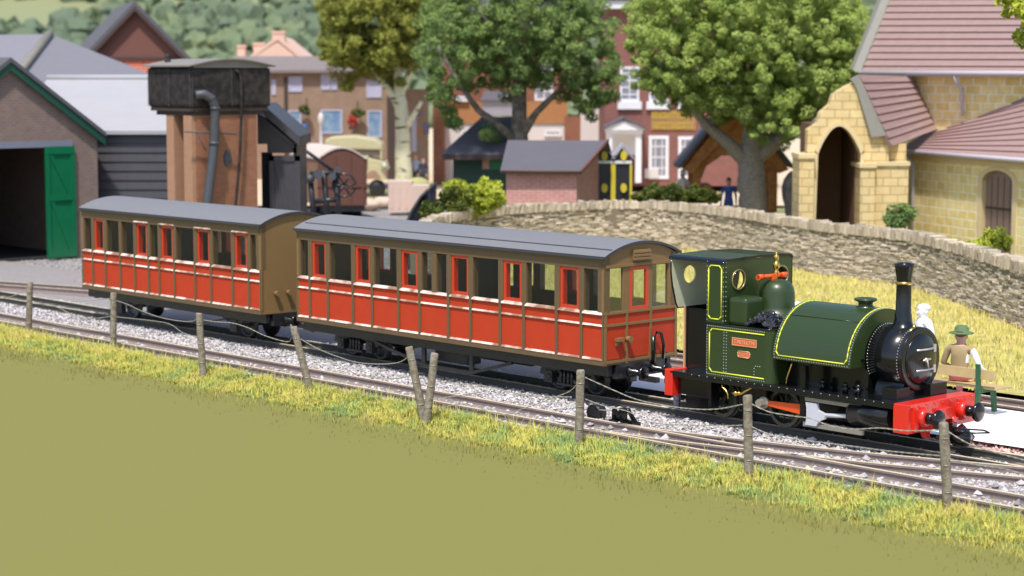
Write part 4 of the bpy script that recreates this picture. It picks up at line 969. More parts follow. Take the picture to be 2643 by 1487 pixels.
tree('broadleaf_tree','yellow-green branch tips of a tree at the top right corner',tuple(at(2860,560,Yn).xy)+(0,),
 [(2660,30,70,55),(2600,-10,50,25),(2760,-20,140,110),(2640,90,18,22)],Yn,1.8,90,.22,110,.085,M['leafyellow'],'barkgrey',
 [([(at(2860,900,Yn).x,Yn,-.1),at(2850,500,Yn),at(2830,200,Yn),at(2800,0,Yn)],[.3,.25,.2,.1]),([at(2830,200,Yn),at(2740,80,Yn),at(2650,30,Yn)],[.12,.08,.03])])
def bush(label,ells,Y,depth,ncl,rc,per,leaf,lm,group=None,name='bush'):
    e=ells[0]; g=at(e[0],e[1]+e[3],Y); org=Vector((g.x,Y,-.03))
    P,Nn=crown_pts(ells,Y,depth,ncl,rc,per); P[:,2]=np.maximum(P[:,2],-.02)
    v,f=leafmesh(P-np.array(org),leaf,Nn); T=thing(name,label,'bush',tuple(org),group=group); o=npmesh('foliage',v,f,[lm]); o.parent=T['e']
    m=MB()
    for k in range(4): x=random.uniform(-.2,.2); m.tube([(org.x+x,Y,-.05),(org.x+x*2.5,Y,.35),(org.x+x*4,Y,.7)],[.03,.02,.01],5)
    build('stem',m,'barkgrey',T); return T
bush('bright yellow-green bush just behind the left end of the stone wall',[(1243,505,55,40),(1225,520,65,30),(1262,500,30,30),(1200,535,50,25)],63,.7,120,.22,70,.075,M['leafyellow'])
bush('low grey-green scrub left of the bright bush at the wall end',[(1130,545,60,25),(1180,515,40,30)],62,.7,60,.2,60,.07,M['leafhedge'])
bush('row of dark green low hedge behind the wall beside the black and yellow boxes',[(1740,503,110,24),(1690,512,60,16),(1800,508,60,24)],69,.6,150,.2,70,.075,M['leafhedge'])
bush('small dark green bush against the church porch wall',[(2322,558,35,30)],58,.5,45,.2,60,.07,M['leafdark'])
bush('small light yellow-green shrub below the arched church door',[(2565,625,45,30),(2530,640,40,14)],50,.4,70,.15,70,.06,M['leafyellow'])
bush('low mustard coloured shrub by the foot of the dark green hut',[(1172,480,25,14)],75,.4,30,.2,60,.08,M['leafyellow'])
# bank grass beyond the train, and foreground bank
def blades(name,s,n,z,h,wd,lm,label,lean=.45,ldir=None):
    c=len(s); base=np.stack([s,n,z],-1)  # in train frame
    a=rng.uniform(0,6.28,c); dx=np.stack([np.cos(a),np.sin(a),np.zeros(c)],-1); b=rng.uniform(0,6.28,c); ln2=np.stack([np.cos(b),np.sin(b),np.zeros(c)],-1)*(rng.uniform(.15,1,c)*lean)[:,None]
    if ldir is not None: ln2=np.stack([ldir[0],ldir[1],np.zeros(c)],-1)*(rng.uniform(.5,1.2,c)*lean)[:,None]
    up=np.array([0,0,1.]); H2=h[:,None]
    v0=base-dx*wd; v1=base+dx*wd; m0=base+(up*.55+ln2*.35)*H2-dx*wd*.8; m1=base+(up*.55+ln2*.35)*H2+dx*wd*.8; t=base+(up*(.95-.25*np.linalg.norm(ln2,axis=1)[:,None])+ln2*1.1)*H2
    v=np.stack([v0,v1,m1,m0,t],1).reshape(-1,3)
    i=np.arange(c)*5; f=np.stack([np.stack([i,i+1,i+2,i+3],1),np.stack([i+3,i+2,i+4,i+4],1)],1).reshape(-1,4)
    # tips as degenerate-free triangles
    me=bpy.data.meshes.new(name); q=f[0::2]; tr=f[1::2][:,:3]
    me.vertices.add(len(v)); me.vertices.foreach_set('co',v.astype('f4').ravel()); nl=q.size+tr.size; me.loops.add(nl); me.loops.foreach_set('vertex_index',np.concatenate([q.ravel(),tr.ravel()]).astype('i4'))
    me.polygons.add(len(q)+len(tr)); me.polygons.foreach_set('loop_start',np.concatenate([np.arange(0,q.size,4),q.size+np.arange(0,tr.size,3)]).astype('i4')); me.update(calc_edges=True)
    me.materials.append(lm); o=bpy.data.objects.new(name,me); COL.objects.link(o); o.location=PW(0,0,0); o.rotation_euler=(0,0,A); setp(o,label,'grass',kind='stuff'); return o
OL=(.182,.174,.039)
M['grassfg']=rampmat('bank_grass',stops=[(0,(.12,.32,.20)),(.2,(.25,.42,.15)),(.38,(.45,.52,.12)),(.58,(.68,.62,.10)),(.8,(.74,.62,.17)),(1,(.66,.52,.28))],rough=.7,scale=1.3,mixisland=.5,trans=.2,up=.75,olive=(-4.0,-4.85,OL))
M['grassbk']=rampmat('back_grass',[(0,(.32,.34,.07)),(.4,(.60,.52,.12)),(.7,(.74,.62,.20)),(1,(.82,.70,.36))],.85,.8,.5,.15,up=.6)
c=95000; s=rng.uniform(-21,12.5,c); u=rng.random(c)
n=-3.12-2.1*u**1.1; 
# clumping
cl=np.sin(s*2.1+np.sin(n*3.1)*1.3)*.5+np.sin(s*5.3+n*4.2)*.5; keep=rng.random(c)<(.62+.38*cl)*(1-np.clip((u-.40)/.45,0,1)*.97); s,n,u=s[keep],n[keep],u[keep]
z=np.where(n>-3.5,-.10,-.10-(-3.5-n)*.16); hh=rng.uniform(.04,.17,len(s))*(1.0-.3*u)*(1+.45*np.sin(s*1.7+1)*np.sin(n*2.3)); hh=np.where(n>-3.3,hh*.75,hh)*(1-.55*np.clip((u-.45)/.5,0,1))
blades('bank_grass',s,n,z-.01,np.abs(hh)+.02,.0055,M['grassfg'],'tufts of yellow and green static grass along the top of the near bank')
tc_=1500; ts0=rng.uniform(-20,12.5,tc_); tn0=-3.15-1.15*rng.random(tc_)**.9; k_=26
aa=rng.uniform(0,6.28,(tc_,k_)); rr_=rng.uniform(0,.05,(tc_,k_)); s=(ts0[:,None]+np.cos(aa)*rr_).ravel(); n=(tn0[:,None]+np.sin(aa)*rr_).ravel()
hs=(rng.uniform(.10,.24,tc_)[:,None]*rng.uniform(.6,1.1,(tc_,k_))).ravel()*(1-.45*np.clip((-n-3.6)/.7,0,1)); z=np.where(n>-3.5,-.10,-.10-(-3.5-n)*.16)
blades('grass_tufts',s,n,z-.01,hs,.0055,M['grassfg'],'spreading tufts of longer curved grass on the near bank',.75,(np.cos(aa).ravel(),np.sin(aa).ravel()))
c=900; s=rng.uniform(-20,12,c); n=rng.uniform(-3.5,-3.0,c); blades('tall_stalks',s,n,np.full(c,-.10),rng.uniform(.16,.34,c),.005,M['grassfg'],'taller dry grass stalks standing up against the near rail',.35)
P=[];Q=[]
c=60000; x=rng.uniform(-2,14,c); y=rng.uniform(36,70,c); st=[( (Vector((a,b,0))-TC).dot(F),(Vector((a,b,0))-TC).dot(N)) for a,b in zip(x,y)]
st=np.array(st); wy=np.interp(x,[p.x for p in wp[9:]],[p.y for p in wp[9:]]); ok=(st[:,1]>5.15)&((y<wy-.1)|(x<wp[9].x)&(y<64)); s,n=st[ok,0],st[ok,1]
blades('back_grass',s,n,np.full(len(s),-.02),rng.uniform(.05,.20,len(s)),.010,M['grassbk'],'dry yellow grass on the strip between the far track and the stone wall')
# ================================================================ BUILDINGS AND YARD
def ts(P): d=Vector((P[0],P[1],0))-TC; return d.dot(F),d.dot(N)
M['shedbrick']=brickmat('shed_brick',(.24,.165,.135),(.20,.14,.12),(.25,.20,.17),.24,.085)
M['dkgreen']=mat('barge_green',(.012,.075,.045),.45,.12,5); M['doorgreen']=mat('door_green',(.006,.15,.06),.25,.12,3,.1,12,coat=.4)
M['slate']=mat('slate_dark',(.10,.095,.105),.75,.15,3,.2,20); M['lintel']=mat('lintel_grey',(.20,.21,.27),.7,.1,4); M['darkin']=mat('painted_dark_interior',(.012,.011,.013),.95,.2,3)
M['palegrey']=mat('pale_sheet_roof',(.36,.35,.365),.8,.06,1.5,.1,10); M['blackboard']=mat('black_boards',(.055,.05,.058),.45,.2,4,.1,20)
M['greyroof1']=mat('grey_slates',(.20,.195,.22),.8,.06,2,.1,12); M['ridge']=mat('ridge_tiles',(.22,.20,.17),.8,.1,3)
M['maroonwall']=mat('dark_red_gable',(.165,.068,.052),.85,.08,3,.1,10); M['latt']=brickmat('orange_brick',(.72,.17,.09),(.62,.14,.08),(.70,.42,.34),.3,.16); M['timberdark']=mat('dark_timber',(.06,.04,.035),.8,.15,4)
M['tankiron']=mat('tank_iron',(.022,.018,.018),.75,.3,5,.4,25,col2=(.045,.038,.035),spec=.25); M['lid']=mat('tank_lid',(.22,.20,.18),.85,.15,4,.3,20)
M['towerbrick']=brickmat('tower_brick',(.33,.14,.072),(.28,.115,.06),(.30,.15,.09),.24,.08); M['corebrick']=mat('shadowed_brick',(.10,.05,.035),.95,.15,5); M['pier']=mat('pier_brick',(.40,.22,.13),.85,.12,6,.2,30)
M['pipe']=mat('iron_pipe',(.065,.07,.08),.45,.2,8,.2,40)
M['pinkwall']=mat('pink_render',(.66,.44,.35),.9,.05,2); M['terr']=mat('terrace_brick',(.27,.185,.13),.9,.12,1.5,.2,20,col2=(.31,.21,.15)); M['terroof']=mat('terrace_roof',(.21,.175,.165),.85,.1,2,.1,10)
M['wframe']=mat('window_lilac',(.45,.44,.56),.6,.08,3); M['wpane']=mat('pane_grey',(.25,.25,.30),.25,.2,4); M['wblue']=mat('pane_blue',(.13,.24,.42),.3,.25,2,col2=(.26,.36,.46)); M['wwhite']=mat('window_white',(.74,.73,.76),.6,.05,3)
M['tileo']=mat('tile_hanging_orange',(.38,.175,.07),.85,.12,6,.2,20); M['brickbr']=brickmat('russet_brick',(.26,.10,.055),(.22,.085,.05),(.28,.14,.09),.24,.09); M['whitew']=mat('white_render',(.62,.57,.55),.85,.04,2)
M['hotel']=brickmat('hotel_brick',(.25,.095,.08),(.22,.085,.072),(.26,.13,.11),.24,.09); M['gold']=mat('gold_letters',(.60,.42,.05),.5,.15,8); M['signbrown']=mat('sign_brown',(.33,.19,.07),.7,.1,4)  # hotel brick muted: distance haze painted into its colour
M['hutgreen']=mat('hut_green',(.022,.055,.045),.7,.15,4); M['hutroof']=mat('felt_roof',(.105,.10,.12),.85,.08,2,.1,15); M['pinkbrick']=brickmat('pink_brick',(.58,.27,.245),(.52,.235,.21),(.60,.38,.33),.26,.10,msize=.016)
M['kblack']=mat('box_black',(.018,.018,.024),.4,.1,5); M['kyellow']=mat('box_yellow',(.62,.50,.03),.5,.06,5); M['kroof']=mat('box_roof_grey',(.42,.43,.48),.6,.06,4)
M['lych']=mat('orange_timber',(.62,.26,.07),.7,.2,5,.2,20,col2=(.45,.17,.05)); M['monu']=mat('weathered_stone',(.12,.10,.10),.95,.3,5,.5,16,col2=(.22,.19,.18))
M['churchst']=brickmat('church_stone',(.78,.60,.22),(.88,.73,.34),(.92,.87,.62),.34,.27,msize=.026,bump=.8); M['porchst']=brickmat('porch_stone',(.66,.49,.23),(.74,.58,.30),(.50,.37,.17),.46,.26,msize=.014,bump=1.)
M['trimst']=mat('church_trim',(.68,.54,.30),.85,.08,4); M['gutter']=mat('lilac_gutter',(.50,.46,.50),.6,.05,4); M['churchdoor']=mat('plank_door',(.24,.16,.13),.7,.15,6,.1,20)
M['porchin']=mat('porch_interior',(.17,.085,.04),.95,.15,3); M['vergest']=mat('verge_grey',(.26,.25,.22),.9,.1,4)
M['vanbrown']=mat('van_brown',(.12,.045,.03),.7,.15,5,.1,20); M['vanside']=mat('van_side_lit_brown',(.30,.17,.10),.8,.1,5); M['vanroof']=mat('van_roof_pale',(.60,.50,.44),.8,.08,4)
M['buscream']=mat('lorry_cream',(.48,.44,.26),.5,.06,4); M['buswin']=mat('lorry_window',(.12,.10,.08),.4,.1,4); M['headlamp']=mat('lamp_glass',(.5,.5,.45),.2,.1,5)
M['sand']=mat('pale_sand',(.62,.48,.38),.95,.12,3); M['block']=mat('pinkish_block',(.68,.52,.44),.9,.08,4); M['barrelblue']=mat('blue_paint',(.07,.16,.45),.5,.1,5); M['domegreen']=mat('dome_green',(.40,.38,.16),.9,.15,5)
M['purple']=mat('purple_mural',(.18,.15,.25),.8,.3,1.5)
def tiledroof(name,c,row,ax='z'):
    m=mat(name,c,.8,.1,3.); nt=m.node_tree; nd=nt.nodes; lk=nt.links; b=nd['Principled BSDF']
    wv=nd.new('ShaderNodeTexWave'); wv.wave_type='BANDS'; wv.bands_direction='Z'; wv.wave_profile='SAW'; wv.inputs['Scale'].default_value=row; wv.inputs['Distortion'].default_value=.8; wv.inputs['Detail'].default_value=2
    lk.new(nd['Texture Coordinate'].outputs['Object'],wv.inputs['Vector'])
    br=nd.new('ShaderNodeBump'); br.inputs['Strength'].default_value=1.; br.inputs['Distance'].default_value=.12; lk.new(wv.outputs['Fac'],br.inputs['Height']); lk.new(br.outputs[0],b.inputs['Normal']); return m
M['churchroof']=tiledroof('church_tiles',(.37,.245,.225),.62)
def courses(mb,e0,e1,t1,t0,n,t=.12,lift=.05,m=0):
    e0,e1,t1,t0=[Vector(p) for p in(e0,e1,t1,t0)]; nn=(e1-e0).cross(t0-e0).normalized(); nn=nn if nn.z>0 else -nn
    for i in range(n):
        a,b=i/n,(i+1)/n; P=[e0.lerp(t0,a)+nn*lift,e1.lerp(t1,a)+nn*lift,e1.lerp(t1,b),e0.lerp(t0,b)]
        K=10
        mb.slab(P,-nn*t,m)
def plate(mb,pts,t,m=0):
    """slab whose thickness lies below/behind the given face"""
    P=[Vector(p) for p in pts]; n=(P[1]-P[0]).cross(P[2]-P[0]).normalized()
    if n.z<0 or (abs(n.z)<.05 and n.y>0): n=-n
    return mb.slab(P,-n*t,m)
# ---------- engine shed (left)
p0=G(187,668,-.2); s0,n0=ts(p0)
def SN(px,py,ds=0): q=onp(px,py,(p0.x,p0.y),(N.x,N.y)); a,b=ts(q); return b,q.z
ES=thing('engine_shed','brown brick engine shed with green bargeboards and an open green door at left edge','engine shed',(s0,n0-1,0),'t')
nr=SN(250,345)[0]; na,za=SN(20,165); ze=SN(250,345)[1]; nl=2*na-nr; zd=SN(60,382)[1]; nd0=SN(187,382)[0]; nd1=2*na-nd0+.2
w=MB(); T_=.3
w.slab([(s0,nr,-.25),(s0,nr,ze),(s0,nd0,ze+.0),(s0,nd0,-.25)],(-T_,0,0)); w.slab([(s0,nl,-.25),(s0,nl,ze),(s0,nd1,ze),(s0,nd1,-.25)],(-T_,0,0))
w.slab([(s0,nd0,zd+.2),(s0,nd0,ze),(s0,nr,ze),(s0,na,za),(s0,nl,ze),(s0,nd1,ze),(s0,nd1,zd+.2)],(-T_,0,0))
w.box(s0-13,s0-T_,nr-.3,nr,-.25,ze); w.box(s0-13,s0-T_,nl,nl+.3,-.25,ze); w.box(s0-13.3,s0-13,nl,nr,-.25,ze+1.5)
build('wall',w,'shedbrick',ES)
m=MB(); m.box(s0-12.9,s0-.4,nl+.32,nr-.32,-.2,-.15); m.box(s0-12.9,s0-12.8,nl+.32,nr-.32,-.15,ze); build('interior',m,'darkin',ES)  # near-black floor and back: the unlit inside painted in
m=MB(); m.box(s0-.28,s0+.03,nd1-.3,nd0+.0,zd,zd+.2); build('lintel',m,'lintel',ES)
for (a,b) in((nr,na),(nl,na)):
    sg=1 if a>na else -1; k=(za-ze)/(abs(nr-na)); ex=.22; za2=za+.06
    P=[(s0+.22,a+sg*ex,ze-k*ex+.06),(s0-13.3,a+sg*ex,ze-k*ex+.06),(s0-13.3,na,za2),(s0+.22,na,za2)]
    m=MB(); m.slab(P,(0,0,.14)); build('roof',m,'slate',ES)
    m=MB(); m.slab([(s0+.10,a+sg*ex,ze-k*ex-.22),(s0+.10,na,za2-.26),(s0+.10,na,za2-.01),(s0+.10,a+sg*ex,ze-k*ex+.05)],(.07,0,0)); build('bargeboard',m,'dkgreen',ES)
nA=SN(116,500)[0]
dr=MB(); dr.box(s0+.03,s0+.10,nA,nd0+.02,-.15,zd+.02)
for z in(-.10,(zd)*.5,zd-.22): dr.box(s0+.10,s0+.15,nA+.02,nd0,z,z+.2)
dr.box(s0+.10,s0+.14,nA,nA+.12,.1,zd-.2); dr.box(s0+.10,s0+.14,nd0-.14,nd0,.1,zd-.2)
for (z0,z1) in((zd-.25,zd*.5+.2),(zd*.5,.1)): dr.slab([(s0+.101,nA+.12,z0),(s0+.101,nA+.24,z0),(s0+.101,nd0-.14,z1),(s0+.101,nd0-.26,z1)],(.035,0,0))
build('door',dr,'doorgreen',ES)
# ---------- black boarded store
y1=66.; a=at(232,345,y1); b=at(560,345,y1)
BS=thing('boarded_store','black weatherboarded store with a pale grey roof between shed and water tower','building',(a.x+2,y1,-.2))
m=MB(); n_=13; zt=a.z
for i in range(n_):
    z0=-.2+(zt+.2)*i/n_; z1=-.2+(zt+.2)*(i+1)/n_; m.slab([(a.x,y1-.05,z0),(a.x,y1,z1),(a.x,y1+.1,z1),(a.x,y1+.1,z0)],(b.x-a.x,0,0))
build('wall',m,'blackboard',BS)
m=MB(); r0=at(205,212,70.5); m.slab([(a.x-2.4,y1-.25,zt-.02),(b.x,y1-.25,zt-.02),(b.x,70.5,r0.z),(a.x-2.4,70.5,r0.z)],(0,0,.12)); build('roof',m,'palegrey',BS)
m=MB(); m.tube([(a.x-2.4,70.5,r0.z+.14),(b.x,70.5,r0.z+.14)],.12,8); build('ridge',m,'palegrey',BS)
m=MB(); m.box(a.x-2.2,b.x,70.5,71,-.2,r0.z); build('rear_wall',m,'blackboard',BS)
# ---------- large grey hipped roof behind
Yg=84.; R1=at(130,88,Yg); R0=at(-420,96,Yg+3); E1=at(28,222,Yg-5.5); E2=at(445,214,Yg+1.5); E0=at(-420,232,Yg-4)
GH=thing('hipped_roof_building','large pale grey slate hipped roof rising behind the engine shed','building',(E1.x,E1.y,-.2))
m=MB(); plate(m,[E0,E1,R1,R0],.15); plate(m,[E1,E2,R1],.15); E3=Vector((E2.x-3,E2.y+7,E2.z)); plate(m,[E2,E3,R1],.15); build('roof',m,'greyroof1',GH)
m=MB(); m.tube([R1+Vector((0,-.05,.03)),E1+Vector((0,-.05,.05))],.17,8); build('hip_tiles',m,'ridge',GH)
m=MB(); m.slab([Vector((E0.x,E0.y+.4,-.2)),Vector((E1.x+.3,E1.y+.5,-.2)),Vector((E2.x-.5,E2.y+.3,-.2)),Vector((E2.x-3,E2.y+7,-.2)),Vector((E0.x,E0.y+7,-.2))],(0,0,E1.z+.1)); build('wall',m,'shedbrick',GH)
# ---------- dark red gable house
Yr_=95.; ap=at(352,22,Yr_); l=at(228,128,Yr_); r=at(476,150,Yr_); hwid=(r.x-l.x)/2
RG=thing('gabled_house','dark red gabled house with black verges behind the water tower','house',(ap.x,Yr_,-.2))
zg=at(352,150,Yr_).z
m=MB(); m.slab([(ap.x-hwid,Yr_,zg),(ap.x+hwid,Yr_,zg),(ap.x,Yr_,ap.z)],(-2.6,9,0)); build('gable',m,'maroonwall',RG)
m=MB(); m.slab([(ap.x-hwid+.1,Yr_+.02,-.2),(ap.x+hwid-.1,Yr_+.02,-.2),(ap.x+hwid-.1,Yr_+.02,zg-.10),(ap.x-hwid+.1,Yr_+.02,zg-.10)],(-2.6,9,0)); build('wall',m,'latt',RG)
m=MB(); m.box(ap.x-hwid-.05,ap.x+hwid+.05,Yr_-.08,Yr_,zg-.10,zg+.04); build('beam',m,'timberdark',RG)
for sg in(-1,1):
    k=(ap.z-zg)/hwid; ex=.35
    m=MB(); m.slab([(ap.x,Yr_-.35,ap.z),(ap.x+sg*(hwid+ex),Yr_-.35,zg-k*ex),(ap.x+sg*(hwid+ex),Yr_-.35,zg-k*ex+.34),(ap.x,Yr_-.35,ap.z+.34)],(-2.75,9.5,0)); build('roof',m,'slate',RG)
    m=MB(); m.slab([(ap.x,Yr_-.40,ap.z-.12),(ap.x+sg*(hwid+ex),Yr_-.40,zg-k*ex-.12),(ap.x+sg*(hwid+ex),Yr_-.40,zg-k*ex+.10),(ap.x,Yr_-.40,ap.z+.10)],(0,.05,0)); build('verge',m,'timberdark',RG)
# ---------- water tower
Yt=57.; c0=at(492,200,Yt); cs,cn=ts(c0)
def tn(px,d,P=c0): q=onp(px,200,(P.x,P.y),(d.x,d.y)); return ts(q)
tl=tn(379,F)[0]; tr_=tn(700,N)[1]; ztop=at(492,174,Yt).z; zb=at(492,279,Yt).z
WT=thing('water_tower','dark iron water tank on a tall brick base with a curved pipe','water tower',((cs+tl)/2,(cn+tr_)/2,-.2),'t')
sA,sB,nA_,nB=tl,cs,cn,tr_
m=MB(); m.box(sA,sB,nA_,nB,zb,ztop,0)
build('tank',m,'tankiron',WT,bevel=.10)
m=MB()
for (x,y) in [(sA+(sB-sA)*t,nA_) for t in(.02,.5,.98)]+[(sB,nA_+(nB-nA_)*t) for t in(.02,.5,.98)]:
    for i in range(16): m.ball((x,y,zb+.06+(ztop-zb-.1)*i/15),.02,6)
    
build('tank_rivets',m,'pipe',WT)
m=MB(); K=14; ov=.10
for i in range(K):
    t0,t1=i/K,(i+1)/K; f=lambda t: ztop+.02+.20*math.sin(math.pi*t)
    ya,yb_=nA_-ov+(nB-nA_+2*ov)*t0,nA_-ov+(nB-nA_+2*ov)*t1
    m.slab([(sA-ov,ya,f(t0)),(sA-ov,yb_,f(t1)),(sA-ov,yb_,f(t1)+.04),(sA-ov,ya,f(t0)+.04)],(sB-sA+2*ov,0,0))
    m.slab([(sA,ya+.0,ztop-.01),(sA,yb_,ztop-.01),(sA,yb_,f(t1)),(sA,ya,f(t0))],(sB-sA,0,0)) if 0<i<K-1 else None
build('lid',m,'lid',WT)
m=MB(); m.cyl((sA+.5,nA_+.4,ztop+.05),(sA+.5,nA_+.4,ztop+.28),.09); m.ball((sA+.5,nA_+.4,ztop+.30),.10,8); build('vent_cap',m,'tankiron',WT)
m=MB(); m.box(sA+.25,sB-.12,nA_+.15,nB-.2,zb-.22,zb); m.box(sA+.1,sB-.05,nA_+.05,nB-.1,zb-.10,zb); build('bearer',m,'timberdark',WT)
# base: solid core with piers, shade and light painted into their brick
sa=tn(418,F)[0]; sb_=tn(478,F)[0]; nb=tn(667,N)[1]; zc=zb-.22
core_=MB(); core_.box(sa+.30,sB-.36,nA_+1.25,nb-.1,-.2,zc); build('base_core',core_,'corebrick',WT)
m=MB(); m.box(sB-.35,sB-.12,nA_+.22,nb,-.2,zc); build('base_wall',m,'towerbrick',WT)
m=MB(); m.box(sa,sa+.38,nA_+.12,nA_+.5,-.2,zc); build('pier',m,'pier',WT)
m=MB(); m.box(sB-.56,sB-.14,nA_+.10,nA_+.5,-.2,zc); build('pier',m,'pier',WT)
m=MB(); m.prism([((nA_+nb)/2+.12+.13*math.cos(t),zc-1.25+.24*math.sin(t)) for t in np.linspace(0,6.28,20)[:-1]],'x',sB-.12,sB-.08); build('oval_plate',m,'pipe',WT)
qp=lambda px,py,o=0.: (lambda q:(sB+o,ts(q)[1],q.z))(onp(px,py,(c0.x,c0.y),(N.x,N.y)))
m=MB(); P_=[qp(505,246,0),qp(520,243,.12),qp(536,255,.2),qp(545,280,.2),qp(545,370,.15),qp(540,420,.15),qp(528,530,.12),qp(522,700,.12)]
Q=[]
for i in range(len(P_)-1):
    for t in range(4): Q.append(Vector(P_[i]).lerp(Vector(P_[i+1]),t/4))
m.tube(Q,.135,12)
for i in(3,): m.lathe(P_[i],[(.135,-.02),(.16,-.02),(.16,.04),(.135,.04)],14)
m.lathe(P_[4],[(.135,-.03),(.165,-.03),(.165,.05),(.135,.05)],14); build('delivery_pipe',m,'pipe',WT)
m=MB(); m.tube([qp(472,340,.1),qp(600,346,.2)],.025,6); m.tube([qp(500,342,.12),qp(525,390,.14)],.015,5); build('pipe_bracket',m,'pipe',WT)
m=MB(); m.tube([qp(606,182,.03),qp(612,186,.06),qp(618,200,.07),qp(620,280,.07),qp(616,400,.07),qp(604,540,.07),qp(603,650,.05)],.045,8); build('thin_pipe',m,'tankiron',WT)
# ---------- black lean-to shed
Yl=60.; LS=thing('lean_to_shed','black boarded lean-to with sloping roof and braced door right of the tower','shed',(at(720,600,Yl).x,Yl,-.2))
m=MB(); a=at(664,290,Yl+.2); b=at(765,372,Yl+.2); m.slab([(a.x,Yl+.2,b.z+.0),(b.x-.02,Yl+.2,b.z),(a.x,Yl+.2,a.z)],(0,3,0)); d=at(690,395,Yl+.2); 
m.box(d.x,b.x,Yl+.2,Yl+.3,at(0,395,Yl+.2).z,b.z); m.box(b.x-.1,b.x,Yl+.2,Yl+3.2,-.2,b.z-.01); build('wall',m,'blackboard',LS)
m=MB(); a=at(676,268,Yl-.1); b=at(772,352,Yl-.1); m.slab([a,b,b+Vector((0,0,-.28)),a+Vector((0,0,-.28))],(0,3.6,0)); m.tube([a+Vector((-.1,-.02,-.33)),b+Vector((-.12,-.02,-.33))],.02,5); build('roof',m,'blackboard',LS)
m=MB(); m.box(at(664,0,Yl).x,at(692,0,Yl).x,Yl+.5,Yl+.6,-.2,at(0,395,Yl).z); build('interior',m,'darkin',LS)  # near-black sheet painted as the shade in the opening
m=MB(); x0,x1=at(690,0,Yl).x,at(770,0,Yl).x; z1=at(0,402,Yl).z; z0=-.15
m.box(x0,x1,Yl,Yl+.06,z0,z1)
for q in((x0,x1,z1-.16,z1),(x0,x1,z0+.9,z0+1.04),(x0,x0+.14,z0,z1),(x1-.16,x1,z0,z1)): m.box(q[0],q[1],Yl-.05,Yl-.001,q[2],q[3])
m.slab([(x0+.14,Yl-.04,z1-.16),(x0+.26,Yl-.04,z1-.16),(x1-.16,Yl-.04,z0+1.04),(x1-.28,Yl-.04,z0+1.04)],(0,.038,0)); build('door',m,'blackboard',LS)
# ---------- yard crane
Yk=66.; CR=thing('yard_crane','small black iron yard crane with jib and gear wheel beside the brown van','crane',(at(835,600,Yk).x,Yk,-.2))
gz=lambda px,py,o=0: at(px,py,Yk+o)
m=MB()
for (a,b) in(((800,450),(815,620)),((835,440),(850,620)),((865,440),(880,620)),((800,450),(870,445)),((815,520),(875,515))): m.tube([gz(*a),gz(*b)],.10,7)
build('frame',m,'under',CR)
m=MB(); m.tube([gz(765,372,-.1),gz(815,408),gz(870,450)],.06,7); build('jib',m,'under',CR)
m=MB(); c_=gz(888,478,-.1); m.tube([c_+Vector((.38*math.cos(a),0,.38*math.sin(a))) for a in np.linspace(0,6.28,25)],.035,6)
for k in range(6): a=k*math.pi/3; m.tube([c_,c_+Vector((.38*math.cos(a),0,.38*math.sin(a)))],.03,5)
build('gear_wheel',m,'under',CR)
m=MB(); m.cyl(gz(822,450,-.3),gz(822,450,.3),.17); m.cyl(gz(858,455,-.25),gz(858,455,.25),.13); m.ball(gz(800,462,-.1),.16,8); m.cyl(gz(872,438,-.3),gz(872,438,.1),.1); build('winch_drum',m,'pipe',CR)
# ---------- goods van
Yv=82.; VN=thing('goods_van','brown arched-end goods van with a pale curved roof in the yard','goods van',(at(860,540,Yv).x,Yv,-.2))
x0,x1=at(815,0,Yv).x,at(943,0,Yv).x; ze_=at(0,412,Yv).z; za_=at(0,383,Yv).z; zf=.35; K=14
arc=[(x0+(x1-x0)*i/K,ze_+(za_-ze_)*math.sin(math.pi*i/K)) for i in range(K+1)]
m=MB(); sh=Vector((-1.6,4.6,0)); m.slab([(x0,Yv,zf),(x1,Yv,zf)]+[(p,Yv,q-.02) for p,q in arc[::-1]],(0,.08,0),0); 
for t in(.08,.36,.66,.92): xx=x0+(x1-x0)*t; m.box(xx-.05,xx+.05,Yv-.04,Yv-.001,zf,ze_+.15,0)
m.box(x0,x1,Yv-.05,Yv-.001,zf+.75,zf+.85,0)
build('end',m,'vanbrown',VN)
m=MB(); m.slab([(x0,Yv+.08,zf),(x0,Yv+.08,ze_),Vector((x0,Yv+.08,ze_))+sh,Vector((x0,Yv+.08,zf))+sh],(.06,.0,0)); m.slab([(x1-.06,Yv+.08,zf),(x1-.06,Yv+.08,ze_),Vector((x1-.06,Yv+.08,ze_))+sh,Vector((x1-.06,Yv+.08,zf))+sh],(.06,.0,0)); build('side',m,'vanside',VN)  # lighter than the end: light on the brown side painted in
m=MB()
for i in range(K): (a0,b0),(a1_,b1_)=arc[i],arc[i+1]; m.slab([(a0,Yv-.06,b0),(a1_,Yv-.06,b1_),(a1_,Yv-.06,b1_+.06),(a0,Yv-.06,b0+.06)],sh,0)
build('roof',m,'vanroof',VN)
m=MB(); m.box(x0+.1,x1-.1,Yv+.1,Yv+.4,.1,zf); build('running_gear',m,'under',VN)
for xx,yy in((0,1.2),(-.9,3.4)): m=MB(); m.cyl((x0+.3+xx,Yv+yy,.2),(x1-.3+xx,Yv+yy,.2),.38,n=16); build('wheelset',m,'under',VN)
